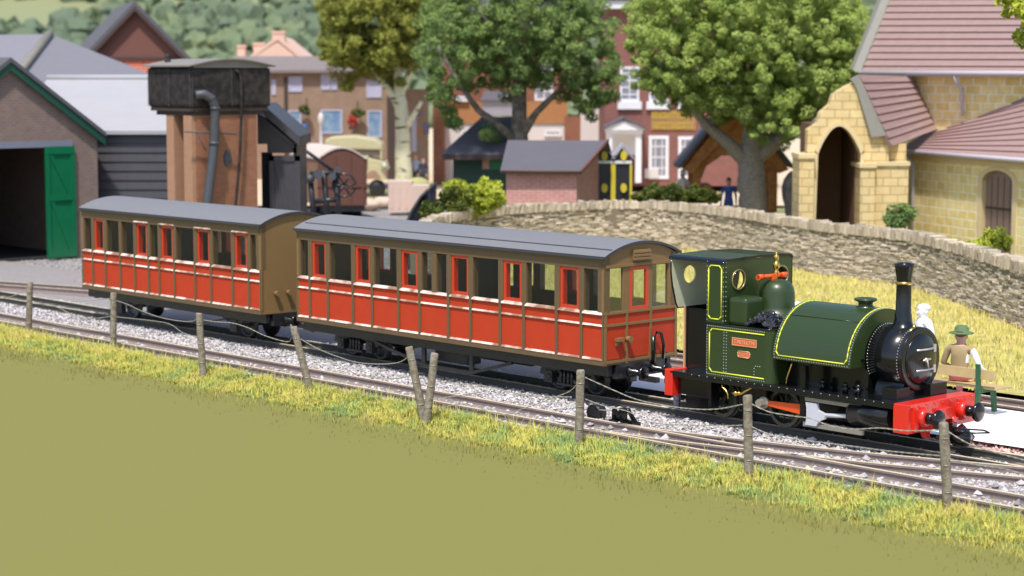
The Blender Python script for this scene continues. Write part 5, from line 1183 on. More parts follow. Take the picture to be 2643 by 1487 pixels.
# ---------- cream lorry
Yc_=94.; LR=thing('lorry','cream vintage lorry with a curved canopy parked behind the brown van','lorry',(at(915,520,Yc_).x,Yc_,-.05))
X=lambda px: at(px,0,Yc_).x; Z=lambda py: at(0,py,Yc_).z
m=MB(); m.slab([(X(835),Yc_,Z(384)),(X(985),Yc_,Z(388)),(X(982),Yc_,Z(372)),(X(965),Yc_,Z(360)),(X(910),Yc_,Z(351)),(X(850),Yc_,Z(354)),(X(835),Yc_,Z(362))],(0,2.2,0)); build('canopy',m,'buscream',LR,bevel=.08)
m=MB(); m.box(X(835),X(978),Yc_+.08,Yc_+2.1,Z(402),Z(386)); build('window',m,'buswin',LR)
m=MB(); m.box(X(830),X(948),Yc_+.0,Yc_+2.2,Z(440),Z(402)); m.box(X(978),X(984),Yc_+.02,Yc_+.12,Z(415),Z(388)); m.slab([(X(940),Yc_,Z(405)),(X(992),Yc_,Z(418)),(X(998),Yc_,Z(440)),(X(940),Yc_,Z(440))],(0,1.8,0)); build('body',m,'buscream',LR,bevel=.06)
m=MB(); m.slab([(X(944),Yc_-.3,Z(448)),(X(950),Yc_-.3,Z(425)),(X(975),Yc_-.3,Z(430)),(X(995),Yc_-.3,Z(462)),(X(985),Yc_-.3,Z(464)),(X(968),Yc_-.3,Z(440)),(X(956),Yc_-.3,Z(440))],(0,.45,0)); build('mudguard',m,'buscream',LR)
for px in(860,970): m=MB(); m.lathe((X(px),Yc_+.1,.36),[(.05,-.1),(.38,-.09),(.42,0),(.38,.12),(.05,.12)],20,0,'y'); build('wheel',m,'under',LR)
m=MB(); m.ball((X(990),Yc_-.1,Z(428)),.14,8); build('headlight',m,'headlamp',LR)
# ---------- terrace
Yx=110.; TE=thing('terrace_building','long two-storey brown brick terrace with lilac windows and blue shopfronts','building',(at(860,470,Yx).x,Yx,-.05))
m=MB(); m.rect(560,186,1018,466,Yx,6.); build('wall',m,'terr',TE)
m=MB(); m.rect(1000,250,1022,466,Yx-.3,.3); build('corner_pier',m,'timberdark',TE)
m=MB(); a=at(540,188,Yx-.4); b=at(1030,188,Yx-.4); zr=at(0,152,Yx+3.2).z; m.slab([(a.x,Yx-.4,a.z),(b.x,Yx-.4,b.z),(b.x-1.2,Yx+3.2,zr),(a.x+1,Yx+3.2,zr)],(0,0,.15)); m.slab([(a.x,Yx+6.6,a.z),(b.x,Yx+6.6,b.z),(b.x-1.2,Yx+3.2,zr),(a.x+1,Yx+3.2,zr)],(0,0,.15)); build('roof',m,'terroof',TE)
m=MB(); m.rect(736,200,742,440,Yx,.02,0,.10); build('downpipe',m,'timberdark',TE)
def win(T,px0,py0,px1,py1,Y,fm='wframe',pm='wpane',nx=1,ny=1,bar=3,out=.06,fw=5):
    m=MB(); m.rect(px0,py0,px1,py0+fw,Y,.02,0,out); m.rect(px0,py1-fw,px1,py1,Y,.02,0,out); m.rect(px0,py0+fw,px0+fw,py1-fw,Y,.02,0,out); m.rect(px1-fw,py0+fw,px1,py1-fw,Y,.02,0,out)
    for i in range(1,nx): x=px0+(px1-px0)*i/nx; m.rect(x-bar/2,py0+fw,x+bar/2,py1-fw,Y,.0,0,out*.8)
    for j in range(1,ny): y=py0+(py1-py0)*j/ny; m.rect(px0+fw,y-bar/2,px1-fw,y+bar/2,Y,.0,0,out*.75)
    w_=build('window',m,fm,T); p=MB(); p.rect(px0+fw,py0+fw,px1-fw,py1-fw,Y,.01,0,.02); build('pane',p,pm,T,w_)
for x0,x1,y0,y1 in((702,712,205,245),(745,780,197,237),(829,852,190,232),(855,870,200,232),(946,985,208,252)): win(TE,x0,y0,x1,y1,Yx,pm='wframe',fw=4)
for x0,x1,y0,y1 in((743,778,285,325),(828,884,283,345),(948,986,285,355),(700,712,270,320)): win(TE,x0,y0,x1,y1,Yx,pm='wblue',fw=4)
def small(name,label,cat,mb,m_,org): return solo(name,mb,m_,label,cat,org)
m=MB(); m.box(*(lambda a,b:(a.x,b.x,Yx-2.4,Yx-1.7,a.z,b.z))(at(765,372,Yx-2),at(792,328,Yx-2))); m.box(*(lambda a,b:(a.x,b.x,Yx-2.5,Yx-1.6,b.z,b.z+.15))(at(763,372,Yx-2),at(794,328,Yx-2)))
m.box(at(765,0,Yx-2).x,at(792,0,Yx-2).x,Yx-2.4,Yx-1.7,-.05,at(0,372,Yx-2).z); small('kiosk','bright blue kiosk in front of the terrace left shopfront','kiosk',m,'barrelblue',(at(780,470,Yx-2).x,Yx-2,-.05))
for (px,py,c,l) in((790,285,'leafhedge','green hanging basket between the first two shopfronts of the terrace'),(922,292,'leafhedge','green hanging basket above the red flowers on the terrace')):
    P_,N_q=crown_pts([(px,py,14,9)],Yx-.5,.3,14,.16,50); o=Vector(at(px,py,Yx-.5)); v,f=leafmesh(P_-np.array(o),.1,N_q); hb=thing('hanging_basket',l,'hanging basket',tuple(o)); q=npmesh('foliage',v,f,[M[c]]); q.parent=hb['e']
    m=MB(); m.lathe(o-Vector((0,0,.25)),[(.02,0),(.18,.08),(.22,.2),(.2,.2)],12); build('basket',m,'under',hb); m=MB(); m.tube([o+Vector((0,0,.1)),o+Vector((0,0,.6)),o+Vector((0,.5,.65))],.02,5); build('bracket',m,'under',hb)
M['leafred']=rampmat('red_flowers',[(0,(.35,.04,.03)),(1,(.70,.13,.09))],.8,2.,.6)
P_,N_q=crown_pts([(910,312,11,13)],Yx-.6,.3,14,.15,50); o=Vector(at(910,325,Yx-.6)); v,f=leafmesh(P_-np.array(o),.1,N_q); hb=thing('flower_basket','red flowers hanging on the terrace wall above the lorry','flowers',tuple(o)); q=npmesh('flowers',v,f,[M['leafred']]); q.parent=hb['e']; m=MB(); m.box(o.x-.2,o.x+.2,o.y-.1,o.y+.3,o.z-.2,o.z); build('box',m,'timberdark',hb)
m=MB(); m.lathe(at(829,384,97)-Vector((0,0,at(829,384,97).z+.05)),[(.16,0),(.16,.3),(.10,.35),(.09,2.0),(.14,2.1),(.09,2.25),(.07,3.3),(.13,3.4),(.15,3.7),(.05,3.9)],12); small('street_lamp','pinkish grey lamp column standing in front of the terrace','lamp post',m,'whitew',(at(829,384,97).x,97,-.05))
# ---------- pink house
Yp=128.; PH=thing('pink_house','pale pink gabled house with chimneys beyond the terrace roof','house',(at(710,200,Yp).x,Yp,-.2))
m=MB(); P_=[at(632,200,Yp),at(640,158,Yp),at(716,108,Yp),at(782,160,Yp),at(790,200,Yp)]; P_=[P_[0]]+P_[1:]; P_[0].z=-.2; P_[-1].z=-.2; m.slab(P_,(0,8,0)); build('wall',m,'pinkwall',PH)
m=MB(); a,b,c_=at(628,166,Yp),at(716,104,Yp),at(800,172,Yp); m.slab([a,b,b+Vector((0,0,.25)),a+Vector((0,0,.25))],(0,8.3,0)); m.slab([b,c_,c_+Vector((0,0,.25)),b+Vector((0,0,.25))],(0,8.3,0)); 
for p in m.v: pass
build('roof',m,'pinkwall',PH)
for (x0,x1,y0,y1) in((703,734,82,125),(654,680,112,150),(613,632,118,160)): m=MB(); m.rect(x0,y0,x1,y1,Yp+1,.8); m.rect(x0-2,y0-2,x1+2,y0+4,Yp+.95,.9); build('chimney',m,'pinkwall',PH)
m=MB(); m.rect(600,150,650,240,Yp+.8,2); build('side_wing',m,'pinkwall',PH)
# ---------- mural / alley wall and russet strip
m=MB(); m.rect(1048,230,1105,486,101.5,.4); build_=thing('painted_wall','narrow grey wall with purple and orange painting right of the birch','wall',(at(1075,480,101.5).x,101.5,-.05)); build('wall',m,'terr',build_)
for (x0,y0,x1,y1,c) in((1062,300,1075,392,'wframe'),(1076,288,1090,300,'purple'),(1092,318,1108,346,'purple'),(1077,330,1091,350,'tileo')): m=MB(); m.rect(x0,y0,x1,y1,101.5,.0,0,.03); build('painted_panel',m,c,build_)
# ---------- middle building
Ym=106.; MD=thing('inn_building','inn with orange tile-hung upper storey and white ground floor behind the central tree','building',(at(1330,480,Ym).x,Ym,-.05))
m=MB(); m.rect(1145,60,1500,262,Ym,7.); build('upper_wall',m,'brickbr',MD)
for xa,xb in((1145,1258),(1340,1465)): m=MB(); m.rect(xa,262,xb,318,Ym-.15,.2); build('tile_hanging',m,'tileo',MD)
m=MB(); m.rect(1145,318,1460,480,Ym-.05,7); build('ground_wall',m,'whitew',MD)
m=MB(); m.rect(1245,262,1335,300,Ym-1.3,1.3); build('bay',m,'whitew',MD)
for k in range(5): m=MB(); m.rect(1245,264+k*7.2,1335,266.2+k*7.2,Ym-1.3,.0,0,.05); build('bay_board',m,'wframe',MD)
m=MB(); a=at(1240,240,Ym); m.slab([at(1240,264,Ym-1.5),at(1340,264,Ym-1.5),at(1335,240,Ym),at(1250,240,Ym)],(0,0,.12)); build('bay_roof',m,'hutroof',MD)
win(MD,1380,165,1428,260,Ym,'wwhite','wpane',2,4,fw=6); win(MD,1172,248,1210,262,Ym-.3,'wwhite','wwhite'); win(MD,1190,335,1215,360,Ym-.1,'wwhite','wpane',2,2); win(MD,1405,335,1450,352,Ym-.1,'wwhite','wpane',6,1)
m=MB(); m.rect(1118,250,1146,500,Ym-2,6); build('side_pier',m,'brickbr',MD)
m=MB(); m.rect(1456,300,1500,480,Ym-.2,4); build('porch_wall',m,'brickbr',MD)
m=MB(); m.rect(1498,285,1556,480,Ym-.4,4); build('white_pier',m,'whitew',MD)
m=MB(); m.rect(1140,40,1505,62,Ym-.4,8); build('eaves',m,'wwhite',MD)
m=MB(); m.slab([at(1130,42,Ym-.6),at(1515,42,Ym-.6),at(1490,-60,Ym+4),at(1160,-60,Ym+4)],(0,0,.2)); build('roof',m,'hutroof',MD)
# ---------- hotel
Yh=98.; HT=thing('red_brick_hotel','dark red brick hotel with gold lettering, white sash windows and white pillared porch','hotel',(at(1730,470,Yh).x,Yh,-.05))
m=MB(); m.rect(1562,20,1990,480,Yh,8.); build('wall',m,'hotel',HT)
m=MB(); m.rect(1555,0,2000,22,Yh-.4,8.6); build('cornice',m,'wwhite',HT)
m=MB(); m.slab([at(1555,2,Yh-.5),at(2000,2,Yh-.5),at(1970,-90,Yh+4),at(1580,-90,Yh+4)],(0,0,.2)); build('roof',m,'slate',HT)
win(HT,1600,172,1650,262,Yh,'wwhite','wpane',2,5,fw=6); win(HT,1675,170,1725,262,Yh,'wwhite','wpane',2,5,fw=6); win(HT,1755,172,1805,262,Yh,'wwhite','wpane',2,5,fw=6); win(HT,1835,172,1885,262,Yh,'wwhite','wpane',2,5,fw=6)
for x in(1594,1668,1748,1828): m=MB(); m.rect(x,262,x+62,282,Yh,.0,0,.15); build('sill',m,'wwhite',HT)
win(HT,1674,350,1726,462,Yh,'wwhite','wpane',3,4,fw=9); win(HT,1750,352,1802,462,Yh,'wwhite','wpane',3,4,fw=9)
m=MB(); m.rect(1664,436,1700,460,Yh-.2,.2); build('step',m,'whitew',HT)
sg_=MB(); sg_.rect(1680,286,1796,336,Yh,.0,0,.05); so_=build('sign',sg_,'signbrown',HT)
gl_=MB()
for (y0,y1,xa,xb) in((290,306,1683,1792),(317,332,1686,1792)):
    x=xa
    while x<xb-4:
        w_=random.choice((5,6,7)); gl_.rect(x,y0,x+1.8,y1,Yh,.0,0,.09)
        k=random.random()
        if k<.7: gl_.rect(x+1.8,y0,x+w_-1,y0+2.4,Yh,.0,0,.09)
        if k>.3: gl_.rect(x+1.8,y1-2.4,x+w_-1,y1,Yh,.0,0,.09)
        if k>.5: gl_.rect(x+1.8,(y0+y1)/2-1,x+w_-1.5,(y0+y1)/2+1.2,Yh,.0,0,.09)
        x+=w_+1.5
build('lettering',gl_,'gold',HT,so_)
m=MB(); 
for px in(1572,1648): m.rect(px-8,340,px+8,472,Yh-1.6,.35)
m.slab([at(1562,336,Yh-1.8),at(1664,336,Yh-1.8),at(1664,330,Yh-1.8),at(1610,312,Yh-1.8),at(1562,330,Yh-1.8)],(0,1.8,0)); m.rect(1566,336,1660,346,Yh-1.7,1.7); m.rect(1580,346,1640,400,Yh-.6,.5); build('portico',m,'wwhite',HT)
m=MB(); m.slab([at(1560,334,Yh-1.9),at(1610,308,Yh-1.9),at(1612,308,Yh-1.9)+Vector((0,0,.12)),at(1560,334,Yh-1.9)+Vector((0,0,.12))],(0,1.9,0)); m.slab([at(1610,308,Yh-1.9),at(1668,336,Yh-1.9),at(1668,336,Yh-1.9)+Vector((0,0,.12)),at(1610,308,Yh-1.9)+Vector((0,0,.12))],(0,1.9,0)); build('portico_roof',m,'hutroof',HT)
m=MB(); m.rect(1590,400,1632,470,Yh-.5,.3); build('door',m,'maroonwall',HT)
# ---------- green hut
Yg2=78.; GHu=thing('green_hut','dark green wooden hut with a wide grey hipped roof left of the central tree trunk','hut',(at(1240,500,Yg2).x,Yg2,-.05))
m=MB(); m.box(at(1168,0,Yg2).x,at(1345,0,Yg2).x,Yg2,Yg2+3.5,-.05,at(0,402,Yg2).z); build('wall',m,'hutgreen',GHu)
a=at(1140,398,Yg2-.6); b=at(1322,400,Yg2-.6); r0,r1=at(1243,302,Yg2+2),at(1325,302,Yg2+2); c_=Vector((b.x+.8,Yg2+4.2,b.z)); d=Vector((a.x,Yg2+4.2,a.z))
m=MB(); plate(m,[a,b,r1,r0],.1); plate(m,[d,a,r0],.1); plate(m,[b,c_,r1],.1); plate(m,[c_,d,r0,r1],.1); build('roof',m,'hutroof',GHu)
m=MB(); m.box(a.x,b.x,Yg2-.62,Yg2-.5,a.z-.22,a.z-.02); build('fascia',m,'timberdark',GHu)
m=MB(); m.rect(1245,412,1262,436,Yg2,.02,0,.06); build('panel',m,'pinkbrick',GHu); m=MB(); m.rect(1262,414,1310,438,Yg2,.02,0,.05); build('panel',m,'doorgreen',GHu)
# ---------- pink brick hut
Yk2=70.5; PB=thing('pink_brick_hut','small pink brick hut with a plain dark slate roof beside the black and yellow boxes','hut',(at(1430,520,Yk2).x,Yk2,-.05))
xl,xm,xr=at(1306,0,Yk2).x,at(1487,0,Yk2).x,at(1553,0,Yk2).x; zeav=at(0,436,Yk2).z
q0=Vector((xl,Yk2-.5,0)); q1=Vector((xm,Yk2-1.0,0)); q2=Vector((xr+.3,Yk2+1.9,0)); q3=Vector((xl+.3,Yk2+2.3,0))
m=MB(); m.slab([(p.x,p.y,-.05) for p in(q0,q1,q2,q3)],(0,0,zeav+.05)); gm=(q1+q2)/2; gl2=(q0+q3)/2; zr2=at(0,362,Yk2+.8).z
m.slab([(q1.x,q1.y,zeav),(q2.x,q2.y,zeav),(gm.x,gm.y,zr2-.1)],(-.15,.02,0)); build('wall',m,'pinkbrick',PB)
e0=q0+Vector((-.2,-.3,zeav-.03)); e1=q1+Vector((.2,-.35,zeav-.03)); ra=Vector((gl2.x-.1,gl2.y,zr2)); rb=Vector((at(1572,0,gm.y).x,gm.y,zr2))
e1=Vector((at(1500,0,e1.y).x,e1.y,e1.z))
m=MB(); plate(m,[e0,e1,rb,ra],.10); f0=q3+Vector((-.2,.3,zeav-.03)); f1=q2+Vector((.35,.3,zeav-.03)); plate(m,[f0,f1,rb,ra],.10); build('roof',m,'hutroof',PB)
m=MB(); m.tube([e1+Vector((.0,-.03,0)),rb+Vector((.0,-.03,.02))],.05,6); m.tube([e0,e1],.03,6); build('verge',m,'maroonwall',PB)
# ---------- two boxes
Yb2=71.6; first=None
for (xa,xb,lab) in((1535,1585,'left of two black and yellow roadside telephone boxes beside the pink hut'),(1585,1634,'right of two black and yellow roadside telephone boxes, nearer the hotel')):
    B=thing('telephone_box',lab,'telephone box',(at((xa+xb)/2,500,Yb2).x,Yb2,-.05),group='black and yellow boxes by the wall')
    X=lambda p: at(p,0,Yb2).x; Z=lambda p: at(0,p,Yb2).z
    m=MB(); m.box(X(xa+3),X(xb-3),Yb2,Yb2+.75,-.05,Z(418)); m.slab([(X(xa+2),Yb2,Z(418)),(X(xb-2),Yb2,Z(418)),(X((xa+xb)/2),Yb2,Z(384))],(0,.75,0)); build('body',m,'kblack',B)
    for x in(xa,xb-6): m=MB(); m.box(X(x),X(x+6),Yb2-.06,Yb2+.02,-.05,Z(424)); build('post',m,'kyellow',B)
    m=MB(); m.box(X(xa+1),X(xb-1),Yb2-.08,Yb2,Z(422),Z(415)); build('lintel',m,'wwhite',B)
    for (cx_,cy_,rx,ry) in(((xa+xb)/2,402,8,13),((xa+xb)/2,485,8,12)): m=MB(); c_=at(cx_,cy_,Yb2); m.prism([(c_.x+rx*Yb2/FPX*math.cos(t),c_.z+ry*Yb2/FPX*math.sin(t)) for t in np.linspace(0,6.28,18)[:-1]],'y',Yb2-.11,Yb2-.001); build('badge',m,'kyellow',B)
    for sg in(-1,1):
        m=MB(); cx2=X((xa+xb)/2); w2=X(xb)-cx2; m.slab([(cx2,Yb2-.15,Z(376)),(cx2+sg*(w2+.06),Yb2-.15,Z(412)),(cx2+sg*(w2+.06),Yb2-.15,Z(407)),(cx2,Yb2-.15,Z(369))],(0,1.0,0)); build('roof',m,'kroof',B)
# ---------- lychgate
Yq=76.; LG=thing('lychgate','orange timber lychgate with steep grey roof behind the big green tree','lychgate',(at(1912,520,Yq).x,Yq,-.05))
X=lambda p: at(p,0,Yq).x; Z=lambda p: at(0,p,Yq).z; AX=1905
for sg in(-1,1):
    for yy in(0,2.6):
        m=MB(); m.slab([(X(AX),Yq+yy,Z(262)),(X(AX+sg*138),Yq+yy,Z(438)),(X(AX+sg*112),Yq+yy,Z(448)),(X(AX),Yq+yy,Z(312))],(0,.12,0)); build('bargeboard',m,'lych',LG)
    m=MB(); m.slab([(X(AX),Yq-.15,Z(250)),(X(AX+sg*148),Yq-.15,Z(436)),(X(AX+sg*148),Yq-.15,Z(426)),(X(AX),Yq-.15,Z(240))],(0,3.,0)); build('roof',m,'hutroof',LG)
    for yy in(.15,2.4): 
        m=MB(); m.box(X(AX+sg*100)-.14,X(AX+sg*100)+.14,Yq+yy,Yq+yy+.26,-.05,Z(400)); m.slab([(X(AX+sg*92),Yq+yy+.05,Z(470)),(X(AX+sg*76),Yq+yy+.05,Z(430)),(X(AX+sg*40),Yq+yy+.05,Z(405)),(X(AX+sg*40),Yq+yy+.05,Z(392)),(X(AX+sg*92),Yq+yy+.05,Z(400))],(0,.15,0)); build('post',m,'lych',LG)
m=MB(); m.box(X(AX-110),X(AX+110),Yq+.1,Yq+.3,Z(402),Z(388)); m.box(X(AX)-.1,X(AX)+.1,Yq+.12,Yq+.26,Z(388),Z(300)); m.slab([(X(AX-60),Yq+.1,Z(388)),(X(AX+60),Yq+.1,Z(388)),(X(AX),Yq+.1,Z(310))],(0,.05,0)); m.box(X(AX-104),X(AX-60),Yq+.3,Yq+2.4,-.05,Z(480)); build('beam',m,'lych',LG)
person('person in white standing beside the lychgate left of the hedge',(at(1765,500,77).x,77.5,-.05),.5,'w_white','w_lblue','w_dark',hair='w_white',scale=1.2)
person('person in dark blue standing under the lychgate',(at(1877,500,75).x,74.5,-.05),3.,'w_blue','w_blue','w_dark',scale=1.12)
person('person in red at the right post of the lychgate near the church porch',(at(2058,500,78).x,78,-.05),3.,'w_red','w_red','w_dark',scale=.9)
person('person in blue with orange hair standing behind the birch trunk',(at(1070,480,99).x,100.2,-.05),3.,'w_lblue','w_dark','w_dark',hair='w_orange')
person('person in black standing right of the birch near the painted wall',(at(1093,480,98).x,98,-.05),2.6,'w_dark','w_dark','w_dark')
mo=MB(); P_=[(at(2040,560,72).x,72,-.05)]; cx3=P_[0][0]
mo.lathe((cx3,72,-.05),[(.42,0),(.40,.3),(.22,.4),(.20,1.0),(.30,1.3),(.34,1.7),(.26,2.0),(.12,2.2),(.01,2.3)],14); mo.box(cx3-.5,cx3+.5,71.7,72.3,-.05,.12)
solo('stone_monument',mo,'monu','dark weathered stone monument between the lychgate and the church porch','monument',(cx3,72,-.05))
# ---------- yard clutter: blocks, dome, railing
for i,(px,py,w_,h_,lab) in enumerate(((1033,498,62,52,'tall block of pinkish dressed stone standing by the black railing'),(1085,500,44,34,'smaller pale stone block just behind the black railing'))):
    Yb3=84-i*1.; m=MB(); a=at(px-w_/2,py,Yb3); m.box(a.x,a.x+w_*Yb3/FPX,Yb3,Yb3+.9,-.05,at(0,py-h_/2-4,Yb3).z); 
    for k in range(3): m.box(a.x+.12+k*.3,a.x+.2+k*.3,Yb3-.03,Yb3-.001,.1,at(0,py-h_/2+4,Yb3).z-.1) if i==0 else None
    solo('stone_block',m,'block',lab,'stone block',(a.x,Yb3,-.05))
for (px,py,rx,lab) in((940,532,.75,'flat pale boulder at the left of the yard edge'),(990,527,.6,'rounded pinkish boulder between the van and the stone block'),(1035,530,.6,'cream boulder just in front of the tall stone block')):
    g=G(px,py,0); m=MB(); m.ball((g.x,g.y,.05),(rx,rx*.7,.28),14,0,.08); solo('boulder',m,'sand',lab,'boulder',(g.x,g.y,-.05))
g=at(1078,500,86); m=MB(); m.ball((g.x,86,at(0,480,86).z-.1),(.62,.6,.48),16); m.cyl((g.x,86,-.05),(g.x,86,at(0,485,86).z),.5,.55,16); solo('topiary_dome',m,'domegreen','pale green rounded dome behind the black railing','topiary',(g.x,86,-.05))
RL=thing('railing','curved black iron railing at the left end of the stone wall','railing',(at(1080,530,72).x,72,-.2))
path=[(1040,568,60),(1048,545,64),(1062,520,70),(1085,498,78),(1108,484,84),(1125,478,88)]
top=[]
for (px,py,Y) in path:
    p=at(px,py,Y); top.append(Vector((p.x,Y,.95)))
Q=[]
for i in range(len(top)-1):
    for t in range(8): Q.append(top[i].lerp(top[i+1],t/8))
Q.append(top[-1])
for zz in(.95,.15): m=MB(); m.tube([(q.x,q.y,zz) for q in Q],.045,6); build('rail',m,'kblack',RL)
LQ=[]; 
for i in range(len(Q)-1):
    for t in range(2): LQ.append(Q[i].lerp(Q[i+1],t/2))
bar=MB(); bar.cyl((0,0,-.2),(0,0,.95),.05,n=6); b0=None
for q in LQ:
    if b0 is None: b0=build('bar',bar,'kblack'); b0.parent=RL['e']; o=b0
    else: o=b0.copy(); COL.objects.link(o); o.parent=RL['e']
    o.location=(q.x-RL['_org'][0],q.y-RL['_org'][1],.2)
RL2=thing('railing','low iron railing in front of the cream lorry','railing',(at(970,490,92).x,92,-.05))
m=MB(); xa,xb=at(925,0,92).x,at(1045,0,92).x
for zz in(.55,.1): m.box(xa,xb,91.97,92.03,zz,zz+.05)
build('rail',m,'kblack',RL2)
x=xa; b0=None; bar=MB(); bar.box(-.02,.02,-.02,.02,-.05,.65)
while x<xb:
    if b0 is None: b0=build('bar',bar,'kblack'); b0.parent=RL2['e']; o=b0
    else: o=b0.copy(); COL.objects.link(o); o.parent=RL2['e']
    o.location=(x-RL2['_org'][0],0,.05); x+=.16
g1,g2,g3,g4=G(930,512,0),G(1050,512,0),G(1060,488,0),G(935,488,0)
sheet('small_lawn',[g1,g2,g3,g4],'domegreen',z=-.04)
# ---------- church
CP=Vector((at(2360,600,64).x,64,0)); CD=Vector((-.31,.95,0)).normalized()
CW=Vector((-CD.y,CD.x,0)); CW = -CW if CW.y<0 else CW          # inward
CHt=thing('stone_church','honey stone church with purple-brown tiled roofs and a pointed porch arch at right','church',(CP.x,CP.y,-.05))
op=lambda px,py,o=0.: onp(px,py,(CP.x-CW.x*o,CP.y-CW.y*o),CD)
zE=op(2400,392).z
A0=op(2345,500); B0=op(2800,500)
# aisle wall with arched doorway opening
dl,dr_=op(2533,600),op(2612,600); zt_=op(2572,440).z; zs_=op(2572,470).z
def along(P): return (Vector((P.x,P.y,0))-CP).dot(-CD)
def W3(u,z,o=0.): q=CP-CD*u-CW*o; return (q.x,q.y,z)
u0,u1,uL,uR=along(A0),along(B0),along(dl),along(dr_)
m=MB(); th_=CW*.45
archp=[(uL+(uR-uL)*(.5-.5*math.cos(math.pi*i/12)),zs_+(zt_-zs_)*math.sin(math.pi*i/12)) for i in range(13)]
m.slab([W3(u0,-.05),W3(uL,-.05),W3(uL,zE),W3(u0,zE)],th_); m.slab([W3(uR,-.05),W3(u1,-.05),W3(u1,zE),W3(uR,zE)],th_)
m.slab([W3(uL,zs_)]+[W3(*p) for p in archp[1:-1]]+[W3(uR,zs_),W3(uR,zE),W3(uL,zE)],th_)
build('aisle_wall',m,'churchst',CHt)
m=MB(); m.slab([W3(uL,-.05,-.12),W3(uR,-.05,-.12)]+[W3(p[0],p[1],-.12) for p in archp[::-1]],CW*.08); do=build('door',m,'churchdoor',CHt)
m=MB()
for k in range(1,5): u=uL+(uR-uL)*k/5; m.slab([W3(u-.012,.0,-.11),W3(u+.012,.0,-.11),W3(u+.012,zt_-.2,-.11),W3(u-.012,zt_-.2,-.11)],CW*.02)
for z in(.7,1.7): m.slab([W3(uL+.05,z,-.10),W3(uR-.05,z,-.10),W3(uR-.05,z+.06,-.10),W3(uL+.05,z+.06,-.10)],CW*.02)
build('ironwork',m,'timberdark',CHt,do)
m=MB()
AR=[(uL+(uR-uL)*(.5-.64*math.cos(math.pi*i/12)),zs_+(zt_-zs_+.12)*math.sin(math.pi*i/12)) for i in range(13)]
for i in range(12): m.slab([W3(*archp[i],.03),W3(*archp[i+1],.03),W3(*AR[i+1],.03),W3(*AR[i],.03)],CW*.2)
dw=(uR-uL)*.14
m.slab([W3(uL-dw,-.05,.03),W3(uL,-.05,.03),W3(uL,zs_,.03),W3(uL-dw,zs_,.03)],CW*.2); m.slab([W3(uR,-.05,.03),W3(uR+dw,-.05,.03),W3(uR+dw,zs_,.03),W3(uR,zs_,.03)],CW*.2)
build('door_surround',m,'trimst',CHt)
# aisle roof
e0,e1=Vector(W3(u0-.3,zE+.0,.25)),Vector(W3(u1,zE+.0,.25)); t0,t1=at(2436,316,67.0),at(2760,148,60.5)
m=MB(); courses(m,e0,e1,t1,t0,14); build('aisle_roof',m,'churchroof',CHt)
m=MB(); m.tube([e0+Vector((0,0,-.03))-CW*.05,e1+Vector((0,0,-.03))-CW*.05],.075,8); build('gutter',m,'gutter',CHt)
m=MB(); m.slab([W3(u0,zE-.28,.08),W3(u1,zE-.28,.08),W3(u1,zE-.05,.08),W3(u0,zE-.05,.08)],CW*.1); build('corbel_course',m,'trimst',CHt)
ud=along(op(2362,500)); m=MB(); m.tube([W3(ud-.2,zE-.05,.28),W3(ud-.1,zE-.25,.20),W3(ud,zE-.45,.1),W3(ud,0,.1)],.065,8); build('downpipe',m,'gutter',CHt)
# clerestory and nave
nL,nR=at(2345,193,66.5),at(2800,193,59); 
m=MB(); kk=CW*.5; m.slab([Vector((nL.x,nL.y,0)),Vector((nR.x,nR.y,0)),nR,nL],kk); build('nave_wall',m,'churchst',CHt)
m=MB(); q0_,q1_=at(2224,189,68.0),at(2860,191,57.5); r0_,r1_=at(2398,-250,71.5),at(2900,-250,62.5); courses(m,q0_,q1_,r1_,r0_,26); build('nave_roof',m,'churchroof',CHt)
m=MB(); m.tube([q0_,q1_],.08,8); build('gutter',m,'gutter',CHt)
m=MB(); qa=q0_+Vector((-.05,0,0)); ra_=r0_+Vector((-.05,0,0)); m.slab([qa,ra_,ra_+Vector((-.22,.1,.1)),qa+Vector((-.22,.1,.1))],(0,.6,.1)); build('verge_coping',m,'vergest',CHt)
m=MB(); gq=[Vector((q0_.x+.1,68.4,0)),Vector((q0_.x+5,72,0))]; m.slab([(q0_.x+.3,68.6,0),(q0_.x+7,73.5,0),(r0_.x+3,73.5,r0_.z-2),(r0_.x,71.8,r0_.z-.4),(q0_.x+.3,68.6,q0_.z-.2)],(0,.4,0)); build('nave_gable',m,'churchst',CHt)
m=MB(); d0=at(2465,200,63.9); m.tube([at(2465,196,63.6),at(2470,215,63.6),at(2483,232,63.7),at(2485,300,63.7)],.06,7); build('downpipe',m,'gutter',CHt)
m=MB(); a_=at(2345,196,66.2); b_=at(2434,316,66.0); m.slab([a_,b_,b_+Vector((.12,0,.1)),a_+Vector((.12,0,.1))],(0,.3,0)); build('flashing',m,'gutter',CHt)
# porch
Yo=61.5; XX=lambda p,Y=Yo: at(p,0,Y).x; ZZ=lambda p,Y=Yo: at(0,p,Y).z
al,ar_,ac=2112,2222,2167
K=10; arch=[]
for i in range(K+1): t=i/K; arch.append((al+(ac-al)*t**1.0,398-72*math.sin(t*math.pi/2)**.85 if True else 0))
archR=[(ar_-(x-al),y) for x,y in arch[::-1]]
pts=[(2085,700)]+[(2085,335),(2110,318),(2118,290),(2142,270),(2150,245),(2185,222),(2205,214),(2232,236),(2262,300),(2292,338),(2292,700)]
m=MB()
outl=[at(2085,335,Yo),at(2110,318,Yo),at(2118,290,Yo),at(2142,270,Yo),at(2150,245,Yo),at(2185,222,Yo),at(2207,212,Yo),at(2232,240,Yo),at(2262,300,Yo),at(2295,345,Yo)]
g0=Vector((outl[0].x,Yo,-.05)); g1=Vector((outl[-1].x,Yo,-.05))
L1=Vector((XX(al),Yo,-.05)); R1_=Vector((XX(ar_),Yo,-.05))
